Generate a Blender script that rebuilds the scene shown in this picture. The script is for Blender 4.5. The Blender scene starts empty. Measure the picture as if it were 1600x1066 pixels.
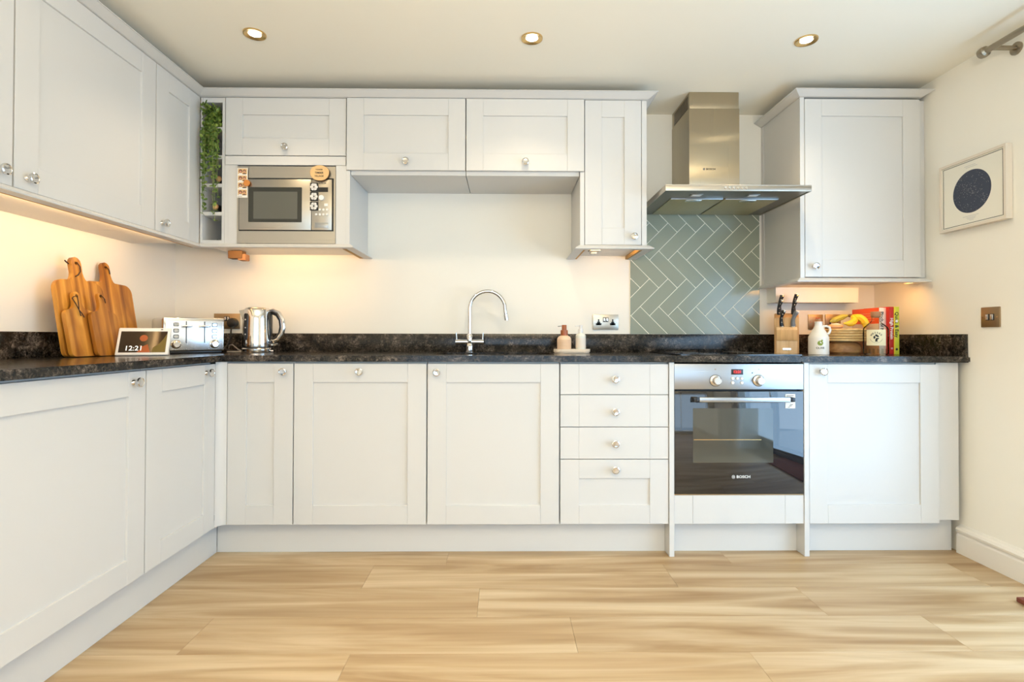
import bpy, bmesh, math, random
from math import sin, cos, pi, radians as R
from mathutils import Vector, Matrix, Euler
random.seed(7)
SC = bpy.context.scene
COL = SC.collection

# ------------------------------------------------------------------ camera
F, CX, CY = 817.9, 798.05, 517.05
CAM = Vector((1.8612, -2.9751, 0.9969)); YAW, PIT, ROL = 0.0116, 0.0109, 0.002
cd = bpy.data.cameras.new('camera'); cam = bpy.data.objects.new('camera', cd); COL.objects.link(cam)
cd.sensor_fit = 'HORIZONTAL'; cd.sensor_width = 36; cd.lens = F / 1600 * 36
cd.shift_x = (800 - CX) / 1600; cd.shift_y = (CY - 533) / 1600
cd.clip_start = 0.05
cam.matrix_world = Matrix.Translation(CAM) @ (Matrix.Rotation(-YAW, 4, 'Z') @ Matrix.Rotation(pi / 2 + PIT, 4, 'X') @ Matrix.Rotation(ROL, 4, 'Z'))
SC.camera = cam

# ------------------------------------------------------------------ world, exposure, large lights
SC.view_settings.view_transform = 'Standard'; SC.view_settings.look = 'None'
SC.view_settings.gamma = 1; SC.view_settings.use_curve_mapping = False
SC.view_settings.exposure = 0.06
w = bpy.data.worlds.new('sky'); SC.world = w; w.use_nodes = True
bg = w.node_tree.nodes['Background']; bg.inputs[0].default_value = (0.80, 0.90, 1.0, 1); bg.inputs[1].default_value = 1.6

def area(name, loc, rot, sx, sy, power, col, spread=180):
    l = bpy.data.lights.new(name, 'AREA'); l.shape = 'RECTANGLE'; l.size = sx; l.size_y = sy
    l.energy = power; l.color = col; l.spread = R(spread)
    o = bpy.data.objects.new(name, l); COL.objects.link(o); o.location = loc; o.rotation_euler = rot
    return o
WALL_R = 3.98; REAR = -5.4; CEIL = 2.271
area('daylight_right_window', (WALL_R + 0.18, -2.0, 0.86), (0, R(90), 0), 1.5, 1.9, 44, (0.42, 0.69, 1.0))
area('added_rear_daylight', (2.1, REAR + 0.03, 1.0), (R(90), 0, 0), 3.2, 1.7, 34, (0.44, 0.71, 1.0))  # daylight added behind the camera to brighten the cabinet fronts
area('added_ceiling_fill', (1.95, -3.3, 1.45), (R(180), 0, 0), .5, .5, 92, (1.0, 0.88, 0.68))  # unseen upward fill, added to lift the ceiling and its bounce

# ------------------------------------------------------------------ materials
def nt(m): return m.node_tree.nodes, m.node_tree.links
def mat(name, col, rough=0.5, metal=0.0, spec=0.5, bump=0.0, bscale=200, coat=0.0, **kw):
    m = bpy.data.materials.new(name); m.use_nodes = True
    N, L = nt(m); b = N['Principled BSDF']
    b.inputs['Base Color'].default_value = (*col, 1); b.inputs['Roughness'].default_value = rough
    b.inputs['Metallic'].default_value = metal; b.inputs['Specular IOR Level'].default_value = spec
    if coat: b.inputs['Coat Weight'].default_value = coat; b.inputs['Coat Roughness'].default_value = 0.05
    for k, v in kw.items(): b.inputs[k.replace('_', ' ')].default_value = v
    tc = N.new('ShaderNodeTexCoord'); no = N.new('ShaderNodeTexNoise'); no.inputs['Scale'].default_value = bscale
    L.new(tc.outputs['Object'], no.inputs['Vector'])
    if bump:
        bp = N.new('ShaderNodeBump'); bp.inputs['Strength'].default_value = bump; bp.inputs['Distance'].default_value = 0.001
        L.new(no.outputs['Fac'], bp.inputs['Height']); L.new(bp.outputs['Normal'], b.inputs['Normal'])
    else:
        mr = N.new('ShaderNodeMapRange'); mr.inputs[3].default_value = rough * 0.9; mr.inputs[4].default_value = min(1, rough * 1.12)
        L.new(no.outputs['Fac'], mr.inputs[0]); L.new(mr.outputs[0], b.inputs['Roughness'])
    return m
def emis(name, col, s):
    m = bpy.data.materials.new(name); m.use_nodes = True; N, L = nt(m)
    b = N['Principled BSDF']; b.inputs['Base Color'].default_value = (*col, 1)
    b.inputs['Emission Color'].default_value = (*col, 1); b.inputs['Emission Strength'].default_value = s
    return m
def ramp(N, stops):
    r = N.new('ShaderNodeValToRGB'); e = r.color_ramp.elements
    while len(e) < len(stops): e.new(0.5)
    for i, (p, c) in enumerate(stops): e[i].position = p; e[i].color = (*c, 1)
    return r
def wood(name, cols, scale=(1.2, 18, 18), rough=0.4, axis='X', rnd=0.0, stripes=0.0, coat=0.0, detail=6, fine=0.12):
    """grain runs along `axis`"""
    m = bpy.data.materials.new(name); m.use_nodes = True; N, L = nt(m); b = N['Principled BSDF']
    tc = N.new('ShaderNodeTexCoord'); mp = N.new('ShaderNodeMapping')
    s = {'X': scale, 'Y': (scale[1], scale[0], scale[2]), 'Z': (scale[1], scale[2], scale[0])}[axis]
    mp.inputs['Scale'].default_value = s; L.new(tc.outputs['Object'], mp.inputs['Vector'])
    oi = N.new('ShaderNodeObjectInfo'); ad = N.new('ShaderNodeVectorMath'); ad.operation = 'MULTIPLY_ADD'
    L.new(oi.outputs['Random'], ad.inputs[0]); ad.inputs[1].default_value = (37, 91, 53); L.new(mp.outputs[0], ad.inputs[2])
    n1 = N.new('ShaderNodeTexNoise'); n1.inputs['Scale'].default_value = 1; n1.inputs['Detail'].default_value = detail
    n1.inputs['Distortion'].default_value = 1.2; L.new(ad.outputs[0], n1.inputs['Vector'])
    rp = ramp(N, cols); L.new(n1.outputs['Fac'], rp.inputs[0])
    mp2 = N.new('ShaderNodeVectorMath'); mp2.operation = 'MULTIPLY'; mp2.inputs[1].default_value = tuple(6 if k != 'XYZ'.index(axis) else 1.5 for k in range(3))
    L.new(ad.outputs[0], mp2.inputs[0])
    n2 = N.new('ShaderNodeTexNoise'); n2.inputs['Scale'].default_value = 1; n2.inputs['Detail'].default_value = 3; L.new(mp2.outputs[0], n2.inputs['Vector'])
    mx = N.new('ShaderNodeMix'); mx.data_type = 'RGBA'; mx.blend_type = 'MULTIPLY'; mx.inputs[0].default_value = fine * 3
    r2 = ramp(N, [(0.35, (0.72, 0.66, 0.6)), (0.65, (1, 1, 1))]); L.new(n2.outputs['Fac'], r2.inputs[0])
    L.new(rp.outputs[0], mx.inputs[6]); L.new(r2.outputs[0], mx.inputs[7])
    out = mx.outputs[2]
    if stripes:
        wv = N.new('ShaderNodeTexNoise'); wv.inputs['Scale'].default_value = 1; wv.inputs['Detail'].default_value = 0
        mp3 = N.new('ShaderNodeMapping'); sc = [0.05] * 3; k = {'X': 2, 'Y': 2, 'Z': 0}[axis]; sc[k] = stripes
        mp3.inputs['Scale'].default_value = sc; L.new(tc.outputs['Object'], mp3.inputs['Vector'])
        ad3 = N.new('ShaderNodeVectorMath'); ad3.operation = 'MULTIPLY_ADD'; L.new(oi.outputs['Random'], ad3.inputs[0]); ad3.inputs[1].default_value = (9, 9, 9); L.new(mp3.outputs[0], ad3.inputs[2])
        L.new(ad3.outputs[0], wv.inputs['Vector'])
        r3 = ramp(N, [(0.34, (0.50, 0.38, 0.25)), (0.44, (0.85, 0.8, 0.72)), (0.54, (1, 1, 1)), (0.62, (1.35, 1.55, 2.0))]); L.new(wv.outputs['Fac'], r3.inputs[0])
        m3 = N.new('ShaderNodeMix'); m3.data_type = 'RGBA'; m3.blend_type = 'MULTIPLY'; m3.inputs[0].default_value = 0.8
        L.new(out, m3.inputs[6]); L.new(r3.outputs[0], m3.inputs[7]); out = m3.outputs[2]
    if rnd:
        hs = N.new('ShaderNodeHueSaturation'); mr = N.new('ShaderNodeMapRange'); mr.inputs[3].default_value = 1 - rnd; mr.inputs[4].default_value = 1 + rnd
        L.new(oi.outputs['Random'], mr.inputs[0]); L.new(mr.outputs[0], hs.inputs['Value']); L.new(out, hs.inputs['Color']); out = hs.outputs[0]
    L.new(out, b.inputs['Base Color']); b.inputs['Roughness'].default_value = rough
    if coat: b.inputs['Coat Weight'].default_value = coat; b.inputs['Coat Roughness'].default_value = 0.1
    bp = N.new('ShaderNodeBump'); bp.inputs['Strength'].default_value = 0.15; bp.inputs['Distance'].default_value = 0.0006
    L.new(n2.outputs['Fac'], bp.inputs['Height']); L.new(bp.outputs[0], b.inputs['Normal'])
    return m
def brushed(name, col, rough=0.28, axis='X'):
    m = bpy.data.materials.new(name); m.use_nodes = True; N, L = nt(m); b = N['Principled BSDF']
    if axis == 'Z':
        tg = N.new('ShaderNodeTangent'); tg.direction_type = 'RADIAL'; tg.axis = 'Z'; L.new(tg.outputs[0], b.inputs['Tangent']); b.inputs['Anisotropic'].default_value = .98
    b.inputs['Metallic'].default_value = 1; b.inputs['Base Color'].default_value = (*col, 1)
    tc = N.new('ShaderNodeTexCoord'); mp = N.new('ShaderNodeMapping')
    mp.inputs['Scale'].default_value = {'X': (2, 400, 400), 'Z': (300, 300, 1), 'Y': (400, 2, 400)}[axis]
    L.new(tc.outputs['Object'], mp.inputs['Vector']); no = N.new('ShaderNodeTexNoise'); no.inputs['Scale'].default_value = 1; no.inputs['Detail'].default_value = 4
    L.new(mp.outputs[0], no.inputs['Vector']); mr = N.new('ShaderNodeMapRange'); mr.inputs[3].default_value = rough * .75; mr.inputs[4].default_value = rough * 1.3
    L.new(no.outputs['Fac'], mr.inputs[0]); L.new(mr.outputs[0], b.inputs['Roughness'])
    bp = N.new('ShaderNodeBump'); bp.inputs['Strength'].default_value = 0.12; bp.inputs['Distance'].default_value = 0.0003
    L.new(no.outputs['Fac'], bp.inputs['Height']); L.new(bp.outputs[0], b.inputs['Normal'])
    return m
def stone():
    m = bpy.data.materials.new('dark_stone_laminate'); m.use_nodes = True; N, L = nt(m); b = N['Principled BSDF']
    tc = N.new('ShaderNodeTexCoord')
    n1 = N.new('ShaderNodeTexNoise'); n1.inputs['Scale'].default_value = 14; n1.inputs['Detail'].default_value = 8; n1.inputs['Roughness'].default_value = .75
    n2 = N.new('ShaderNodeTexNoise'); n2.inputs['Scale'].default_value = 55; n2.inputs['Detail'].default_value = 5; n2.inputs['Roughness'].default_value = .8; n2.inputs['Distortion'].default_value = 1.5
    L.new(tc.outputs['Object'], n1.inputs['Vector']); L.new(tc.outputs['Object'], n2.inputs['Vector'])
    r1 = ramp(N, [(.34, (.009, .008, .006)), (.5, (.036, .031, .024)), (.64, (.12, .10, .08))])
    r2 = ramp(N, [(.38, (.15, .14, .13)), (.52, (.8, .76, .74)), (.64, (2.5, 2.35, 2.25))])
    L.new(n1.outputs['Fac'], r1.inputs[0]); L.new(n2.outputs['Fac'], r2.inputs[0])
    mx = N.new('ShaderNodeMix'); mx.data_type = 'RGBA'; mx.blend_type = 'MULTIPLY'; mx.inputs[0].default_value = 1
    L.new(r1.outputs[0], mx.inputs[6]); L.new(r2.outputs[0], mx.inputs[7]); L.new(mx.outputs[2], b.inputs['Base Color'])
    b.inputs['Roughness'].default_value = .17; b.inputs['Specular IOR Level'].default_value = .35
    return m
def glassy(name, tint=(1, 1, 1), refl=0.12, rough=0.0, alpha=0.0):
    m = bpy.data.materials.new(name); m.use_nodes = True; N, L = nt(m); N.remove(N['Principled BSDF'])
    o = N['Material Output']; t = N.new('ShaderNodeBsdfTransparent'); t.inputs[0].default_value = (*tint, 1)
    g = N.new('ShaderNodeBsdfGlossy'); g.inputs['Roughness'].default_value = rough; fr = N.new('ShaderNodeLayerWeight'); fr.inputs[0].default_value = refl
    mx = N.new('ShaderNodeMixShader'); L.new(fr.outputs['Facing' if refl > .3 else 'Fresnel'], mx.inputs[0]); L.new(t.outputs[0], mx.inputs[1]); L.new(g.outputs[0], mx.inputs[2]); L.new(mx.outputs[0], o.inputs[0])
    return m

M = {}
M['wall'] = mat('cream_wall_paint', (.87, .84, .76), .75, bump=.12, bscale=350)
M['ceil'] = mat('warm_white_ceiling_paint', (.89, .85, .74), .85, bump=.1, bscale=250)
M['white'] = mat('white_cabinet_paint', (.645, .635, .612), .38, bump=.06, bscale=500)
M['skirt'] = mat('white_gloss_skirting', (.80, .765, .70), .3)
M['raw'] = mat('raw_board_edge', (.55, .32, .10), .7)
M['under'] = mat('cream_melamine_underside', (.78, .70, .58), .5)
M['dark'] = mat('dark_gap_plastic', (.015, .015, .015), .5)
M['stone'] = stone()
M['floor'] = wood('light_oak_floor', [(.30, (.34, .21, .092)), (.48, (.48, .345, .19)), (.62, (.585, .455, .285)), (.78, (.66, .54, .37))], scale=(.8, 9, 9), rough=.42, rnd=.035, fine=.14)
M['sub'] = mat('dark_joint_underlay', (.22, .13, .06), .8)
M['steel'] = brushed('brushed_steel', (.50, .455, .385), .30)
M['steelz'] = brushed('brushed_steel_vertical', (.50, .435, .32), .3, 'Z')
M['steel_hi'] = brushed('bright_brushed_steel', (.40, .41, .42), .3)
M['chrome'] = mat('chrome', (.68, .67, .655), .06, metal=1)
M['chrome_s'] = mat('satin_chrome', (.75, .73, .70), .22, metal=1)
M['satin_bright'] = mat('bright_satin_steel', (.78, .80, .83), .26, metal=1)
M['nickel'] = mat('aged_nickel', (.36, .31, .235), .3, metal=1)
M['bronze'] = mat('brushed_bronze_plate', (.42, .29, .16), .38, metal=1)
M['brass'] = mat('warm_brass', (.72, .50, .22), .25, metal=1)
M['blackglass'] = mat('black_oven_glass', (.012, .012, .014), .03, spec=.9, coat=.15)
M['hob'] = mat('black_hob_glass', (.01, .01, .011), .04, spec=.8)
M['ovenwin'] = mat('smoked_oven_window', (.055, .058, .05), .03, spec=.9, coat=.3)
M['mwwin'] = mat('grey_microwave_window', (.095, .095, .075), .12, spec=.7)
M['mwframe'] = mat('dark_olive_glass_frame', (.03, .03, .022), .1)
M['black'] = mat('black_plastic', (.012, .011, .011), .3)
M['rubber'] = mat('matt_black_rubber', (.02, .02, .02), .6)
M['red'] = emis('red_display_digit', (1, .03, .02), 1.2)
M['lamp'] = emis('lamp_glow', (1, .86, .62), 22)
M['strip'] = emis('undercabinet_lamp_lens', (1, .74, .40), 1.5)
M['tile'] = mat('sage_green_ceramic', (.27, .30, .235), .16, spec=.6)
M['grout'] = mat('pale_grout', (.88, .86, .74), .8)
M['whitep'] = mat('white_plastic', (.82, .80, .77), .3)
M['creamp'] = mat('cream_plastic', (.80, .72, .62), .4)
M['board'] = wood('acacia_chopping_board', [(.3, (.30, .105, .010)), (.5, (.46, .185, .018)), (.7, (.60, .28, .04))], scale=(2.5, 16, 16), rough=.42, axis='Z', rnd=.08, stripes=42, coat=.15)
M['blockwood'] = wood('knife_block_wood', [(.3, (.55, .31, .11)), (.6, (.72, .46, .20)), (.8, (.80, .56, .30))], scale=(2, 30, 30), rough=.5, axis='Z')
M['blockwood_l'] = wood('pale_block_wood', [(.3, (.66, .43, .21)), (.6, (.80, .58, .33)), (.8, (.86, .66, .42))], scale=(2, 30, 30), rough=.5, axis='Z')
M['bowlwood'] = wood('ribbed_bowl_wood', [(.3, (.58, .36, .13)), (.6, (.76, .55, .25)), (.8, (.84, .66, .36))], scale=(12, 12, 12), rough=.45)
M['darkwood'] = wood('dark_bowl_wood', [(.3, (.14, .055, .02)), (.5, (.34, .17, .06)), (.7, (.55, .33, .13))], scale=(4, 14, 24), rough=.5)
M['cork'] = mat('cork', (.42, .20, .09), .8, bump=.4)
M['cord'] = mat('dark_leather_cord', (.035, .014, .008), .6)
M['leaf'] = mat('green_leaf', (.10, .17, .025), .5)
M['leaf2'] = mat('pale_green_leaf', (.20, .28, .05), .5)
M['stem'] = mat('plant_stem', (.20, .24, .06), .6)
M['banana'] = mat('banana_skin', (.86, .56, .03), .45, bump=.1, bscale=40)
M['bananag'] = mat('green_banana_skin', (.42, .36, .05), .45)
M['bstem'] = mat('brown_banana_stem', (.14, .07, .02), .7)
M['ceramic'] = mat('cream_glazed_ceramic', (.78, .72, .63), .18, spec=.6)
M['peach'] = mat('peach_ribbed_ceramic', (.80, .58, .40), .45)
M['amber'] = mat('brown_pump_plastic', (.36, .10, .025), .3)
M['clear'] = mat('milky_clear_plastic', (.80, .78, .68), .2)
M['tray'] = mat('stone_cream_tray', (.80, .68, .54), .5)
M['glass'] = glassy('bottle_glass', (.95, .96, .92), .10)
M['pane'] = glassy('window_pane_glass', (.97, .98, .98), .12)
M['label'] = mat('cream_paper_label', (.84, .76, .50), .7)
M['paper'] = mat('white_paper', (.84, .80, .72), .7)
M['ink'] = mat('black_ink', (.02, .018, .016), .6)
M['navy'] = mat('navy_print', (.035, .045, .075), .6)
M['star'] = mat('pale_star_print', (.45, .45, .47), .6)
M['frame'] = mat('pale_picture_frame', (.74, .66, .55), .45)
M['mount'] = mat('picture_mount_board', (.80, .77, .67), .5)
M['green'] = mat('olive_green_print', (.22, .28, .03), .6)
M['bred'] = mat('red_book_cover', (.50, .022, .012), .4)
M['bgreen'] = mat('lime_book_cover', (.58, .62, .05), .4)
M['bwhite'] = mat('white_book_cover', (.80, .72, .62), .45)
M['bpink'] = mat('pink_book_cover', (.80, .56, .44), .45)
M['borange'] = mat('orange_book_cover', (.82, .10, .015), .4)
M['bpeach'] = mat('peach_book_cover', (.78, .42, .20), .45)
M['pages'] = mat('book_pages', (.75, .70, .58), .8)
M['skin'] = mat('printed_skin_tone', (.62, .30, .18), .6)
M['hair'] = mat('printed_dark_hair', (.08, .03, .02), .6)
M['orange'] = mat('orange_wood_magnet', (.60, .22, .04), .5)
M['slice'] = mat('pale_wood_slice', (.70, .45, .20), .6)
M['bark'] = mat('wood_slice_bark', (.22, .11, .04), .8)
M['screen'] = mat('dim_screen_photo', (.035, .022, .012), .08)
M['s_o'] = emis('screen_orange', (.32, .07, .012), .22)
M['s_g'] = emis('screen_olive', (.12, .08, .008), .35)
M['s_w'] = emis('screen_white_text', (.9, .88, .82), .9)
M['curtain'] = mat('white_curtain_cloth', (.78, .78, .78), .9)
M['upvc'] = mat('grey_door_frame', (.16, .17, .18), .4)
M['mat'] = mat('rust_coir_mat', (.20, .055, .03), .95, bump=1, bscale=300)
M['cable'] = mat('grey_cable', (.45, .40, .34), .4)
M['patio'] = mat('grey_patio_slab', (.42, .42, .42), .8)
M['hedge'] = mat('hedge_green', (.08, .13, .04), .8, bump=1, bscale=20)
M['filter'] = brushed('hood_filter_mesh', (.55, .50, .33), .5, 'Y')
M['hoodin'] = mat('hood_underside_metal', (.27, .25, .22), .35, metal=1)
M['switchred'] = emis('red_rocker', (.35, .01, .01), .3)
M['sofa'] = mat('dark_grey_sofa_fabric', (.05, .055, .06), .8, bump=.5)

# ------------------------------------------------------------------ geometry helpers
class MB:
    def __init__(s): s.b = bmesh.new(); s.mats = []
    def mi(s, m):
        if m is None: return 0
        if m not in s.mats: s.mats.append(m)
        return s.mats.index(m)
    def _fin(s, geom, bev, mtl, seg=2):
        fs = [g for g in geom if isinstance(g, bmesh.types.BMFace)]
        i = s.mi(mtl)
        for f in fs: f.material_index = i
        if bev:
            es = list({e for f in fs for e in f.edges})
            r = bmesh.ops.bevel(s.b, geom=es, offset=bev, segments=seg, affect='EDGES', profile=.5, clamp_overlap=True)
            for f in r['faces']: f.material_index = i
    def box(s, x0, x1, y0, y1, z0, z1, bev=0, m=None, seg=2):
        v = [s.b.verts.new(p) for p in ((x0, y0, z0), (x1, y0, z0), (x1, y1, z0), (x0, y1, z0), (x0, y0, z1), (x1, y0, z1), (x1, y1, z1), (x0, y1, z1))]
        fs = [s.b.faces.new([v[i] for i in q]) for q in ((0, 3, 2, 1), (4, 5, 6, 7), (0, 1, 5, 4), (1, 2, 6, 5), (2, 3, 7, 6), (3, 0, 4, 7))]
        s._fin(fs, bev, m, seg); return s
    def lathe(s, prof, c=(0, 0, 0), axis='Z', seg=24, m=None, mt=None, caps=True):
        mt = mt or {'Z': Matrix(), 'Y': Matrix.Rotation(pi / 2, 4, 'X'), 'X': Matrix.Rotation(pi / 2, 4, 'Y')}[axis]
        c = Vector(c); rings = []; i = s.mi(m)
        for r, z in prof:
            rings.append([s.b.verts.new(c + mt @ Vector((r * cos(2 * pi * k / seg), r * sin(2 * pi * k / seg), z))) for k in range(seg)])
        for a, b in zip(rings, rings[1:]):
            for k in range(seg):
                f = s.b.faces.new((a[k], a[(k + 1) % seg], b[(k + 1) % seg], b[k])); f.material_index = i
        if caps:
            for rg, fl in ((rings[0], 1), (rings[-1], 0)):
                f = s.b.faces.new(rg[::-1] if fl else rg); f.material_index = i
        return s
    def cyl(s, p0, p1, r, r1=None, seg=16, m=None):
        p0, p1 = Vector(p0), Vector(p1); d = p1 - p0
        mt = d.to_track_quat('Z', 'Y').to_matrix().to_4x4()
        return s.lathe([(r, 0), (r if r1 is None else r1, d.length)], p0, seg=seg, m=m, mt=mt)
    def tube(s, pts, r, seg=10, m=None, flat=1.0):
        pts = [Vector(p) for p in pts]; n = len(pts); rings = []; i = s.mi(m)
        rad = r if isinstance(r, (list, tuple)) else [r] * n
        up = None
        for k in range(n):
            t = (pts[min(k + 1, n - 1)] - pts[max(k - 1, 0)]).normalized()
            if up is None: up = t.orthogonal().normalized()
            up = (up - t * up.dot(t)).normalized(); sd = t.cross(up)
            rings.append([s.b.verts.new(pts[k] + (up * cos(2 * pi * j / seg) + sd * sin(2 * pi * j / seg) * flat) * rad[k]) for j in range(seg)])
        for a, b in zip(rings, rings[1:]):
            for j in range(seg):
                f = s.b.faces.new((a[j], a[(j + 1) % seg], b[(j + 1) % seg], b[j])); f.material_index = i
        for rg, fl in ((rings[0], 1), (rings[-1], 0)):
            f = s.b.faces.new(rg[::-1] if fl else rg); f.material_index = i
        return s
    def prism(s, poly, h0, h1, holes=(), plane='XY', bev=0, m=None):
        """poly in a plane, extruded between h0 and h1 on the third axis"""
        def P(u, v, h): return {'XY': (u, v, h), 'XZ': (u, h, v), 'YZ': (h, u, v)}[plane]
        i = s.mi(m); edges = []; loops = []
        for lp in [poly] + list(holes):
            vs = [s.b.verts.new(P(u, v, h0)) for u, v in lp]; loops.append(vs)
            edges += [s.b.edges.new((vs[k], vs[(k + 1) % len(vs)])) for k in range(len(vs))]
        if holes:
            r = bmesh.ops.triangle_fill(s.b, use_beauty=True, edges=edges); fs = [g for g in r['geom'] if isinstance(g, bmesh.types.BMFace)]
        else: fs = [s.b.faces.new(loops[0])]
        r = bmesh.ops.extrude_face_region(s.b, geom=fs); nv = [g for g in r['geom'] if isinstance(g, bmesh.types.BMVert)]
        d = Vector(P(0, 0, h1)) - Vector(P(0, 0, h0)); bmesh.ops.translate(s.b, vec=d, verts=nv)
        allf = {f for v in nv for f in v.link_faces} | set(fs)
        for f in allf: f.material_index = i
        if bev:
            nf = [g for g in r['geom'] if isinstance(g, bmesh.types.BMFace)]
            es = {e for f in nf + fs for e in f.edges if len([x for x in e.link_faces if x in set(nf + fs)]) == 1}
            bmesh.ops.bevel(s.b, geom=list(es), offset=bev, segments=2, affect='EDGES', clamp_overlap=True)
        return s
    def sweep(s, prof, path, m=None):
        """path: [(x,y,(ox,oy))]; prof: [(out,z)] closed"""
        i = s.mi(m); rings = [[s.b.verts.new((x + ox * a, y + oy * a, z)) for a, z in prof] for x, y, (ox, oy) in path]
        n = len(prof)
        for a, b in zip(rings, rings[1:]):
            for k in range(n): s.b.faces.new((a[k], a[(k + 1) % n], b[(k + 1) % n], b[k])).material_index = i
        s.b.faces.new(rings[0][::-1]).material_index = i; s.b.faces.new(rings[-1]).material_index = i
        return s
    def ball(s, c, r, m=None, seg=16, sc=(1, 1, 1)):
        i = s.mi(m); g = bmesh.ops.create_uvsphere(s.b, u_segments=seg, v_segments=max(6, seg // 2), radius=r)
        for v in g['verts']: v.co = Vector(c) + Vector((v.co.x * sc[0], v.co.y * sc[1], v.co.z * sc[2]))
        for f in {f for v in g['verts'] for f in v.link_faces}: f.material_index = i
        return s
    def xf(s, mtx): bmesh.ops.transform(s.b, matrix=mtx, verts=s.b.verts); return s

def obj(name, mb, m=None, parent=None, smooth=30, loc=None):
    bmesh.ops.recalc_face_normals(mb.b, faces=mb.b.faces)
    me = bpy.data.meshes.new(name); mb.b.to_mesh(me); mb.b.free()
    ml = mb.mats if mb.mats and mb.mats[0] is not None else [m]
    if m is not None and mb.mats and m not in mb.mats: ml = mb.mats
    for x in ml: me.materials.append(x if x is not None else m)
    if smooth:
        for p in me.polygons: p.use_smooth = True
        me.set_sharp_from_angle(angle=R(smooth))
    o = bpy.data.objects.new(name, me); COL.objects.link(o)
    if parent: o.parent = parent
    if loc: o.location = loc
    return o
def tag(o, label=None, cat=None, group=None, kind=None):
    if label: o['label'] = label
    if cat: o['category'] = cat
    if group: o['group'] = group
    if kind: o['kind'] = kind
    return o
def thing(name, label, cat, loc=(0, 0, 0), rot=(0, 0, 0), group=None):
    o = bpy.data.objects.new(name, None); o.empty_display_size = .05; COL.objects.link(o)
    o.location = loc; o.rotation_euler = rot if isinstance(rot, tuple) else (0, 0, rot)
    return tag(o, label, cat, group)
def struct(name, mb, m, smooth=30): return tag(obj(name, mb, m, smooth=smooth), kind='structure')
def share(src, parent, loc):
    c = src.copy(); COL.objects.link(c); c.parent = parent; c.location = loc; return c
def text(name, s, size, loc, m, parent, rot=(pi / 2, 0, 0), ext=.0003, align='CENTER', shear=0, sx=1.0, bold=.02):
    cu = bpy.data.curves.new('t', 'FONT'); cu.body = s; cu.size = size; cu.extrude = ext; cu.align_x = align; cu.align_y = 'CENTER'; cu.shear = shear; cu.resolution_u = 2; cu.offset = size * bold
    to = bpy.data.objects.new('t', cu); me = bpy.data.meshes.new_from_object(to); me.name = name
    bpy.data.objects.remove(to); bpy.data.curves.remove(cu)
    me.transform(Matrix.Translation(loc) @ Euler(rot).to_matrix().to_4x4() @ Matrix.Diagonal((sx, 1, 1, 1))); me.materials.clear(); me.materials.append(m)
    o = bpy.data.objects.new(name, me); COL.objects.link(o); o.parent = parent; return o
def rrect(x0, x1, y0, y1, r, n=5):
    p = []
    for cx, cy, a in ((x1 - r, y1 - r, 0), (x0 + r, y1 - r, 90), (x0 + r, y0 + r, 180), (x1 - r, y0 + r, 270)):
        for k in range(n + 1): t = R(a + 90 * k / n); p.append((cx + r * cos(t), cy + r * sin(t)))
    return p

# ------------------------------------------------------------------ setting
floor = struct('floor', MB().box(-.3, 4.6, REAR - .2, .2, -.12, -.012), M['sub'])
# planks: rows 0.213 m wide run along x, staggered as in the photograph
PW, PL = .213, 1.258
row0 = -.465; offs = {0: 1.606, 1: 1.297, 2: 1.765, 3: .837, 4: 1.380}
full = None
def plank(x0, x1, y0, y1):
    global full
    x0c, x1c = max(x0, .02), min(x1, 3.98)
    if x1c - x0c < .03: return
    cut = x1c - x0c < PL - 1e-4
    if cut or full is None:
        mb = MB().box(0, x1c - x0c - .0006, 0, y1 - y0 - .0006, -.012, 0, .0005, seg=1)
        o = obj('plank', mb, M['floor'], floor, smooth=0)
        o.location = (x0c, y0, 0)
        if not cut: full = o
    else: share(full, floor, (x0c, y0, 0))
k = 0; y = row0
while y > REAR:
    j = offs.get(k, .3 + (k * .437) % 1.25)
    a = j - 2 * PL
    while a < 4: plank(a, a + PL, y - PW, y); a += PL
    y -= PW; k += 1
struct('ceiling', MB().box(-.3, 4.6, REAR - .2, .2, CEIL, CEIL + .15), M['ceil'])
wall_back = struct('wall_back', MB().box(-.3, 4.5, 0, .2, -.1, 2.45), M['wall'])
struct('wall_left', MB().box(-.2, 0, REAR - .2, .2, -.1, 2.45), M['wall'])
# right wall with a patio door opening (y -2.95..-1.0, up to 2.08)
DY0, DY1, DZ = -2.95, -1.0, 2.08
mb = MB(); T = .28
mb.prism([(.2, -.1), (.2, 2.45), (REAR - .2, 2.45), (REAR - .2, -.1), (DY0, -.1), (DY0, DZ), (DY1, DZ), (DY1, -.1)], WALL_R, WALL_R + T, plane='YZ')
struct('wall_right', mb, M['wall'], smooth=0)
# rear wall with a wide opening for the added window
mb = MB(); WX0, WX1, WZ0, WZ1 = .5, 3.7, .13, 2.0
mb.prism([(-.3, -.1), (4.6, -.1), (4.6, 2.45), (-.3, 2.45)], REAR - .25, REAR, holes=[[(WX0, WZ0), (WX0, WZ1), (WX1, WZ1), (WX1, WZ0)]], plane='XZ')
struct('wall_rear', mb, M['wall'], smooth=0)
# unseen rear window, added to light the room from behind
win = bpy.data.objects.new('added_window_1', None); COL.objects.link(win); win['kind'] = 'structure'
mb = MB(); y0, y1 = REAR - .16, REAR - .10
for a, b_, c, d in ((WX0, WX1, WZ0, WZ0 + .06), (WX0, WX1, WZ1 - .06, WZ1), (WX0, WX0 + .06, WZ0, WZ1), (WX1 - .06, WX1, WZ0, WZ1), (1.55, 1.61, WZ0, WZ1), (2.6, 2.66, WZ0, WZ1)): mb.box(a, b_, y0, y1, c, d, .004)
obj('window_frame', mb, M['whitep'], win)
for a, b_ in ((.56, 1.55), (1.61, 2.6), (2.66, 3.64)):
    obj('pane', MB().box(a, b_, REAR - .135, REAR - .125, WZ0 + .06, WZ1 - .06), M['pane'], win)
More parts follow.
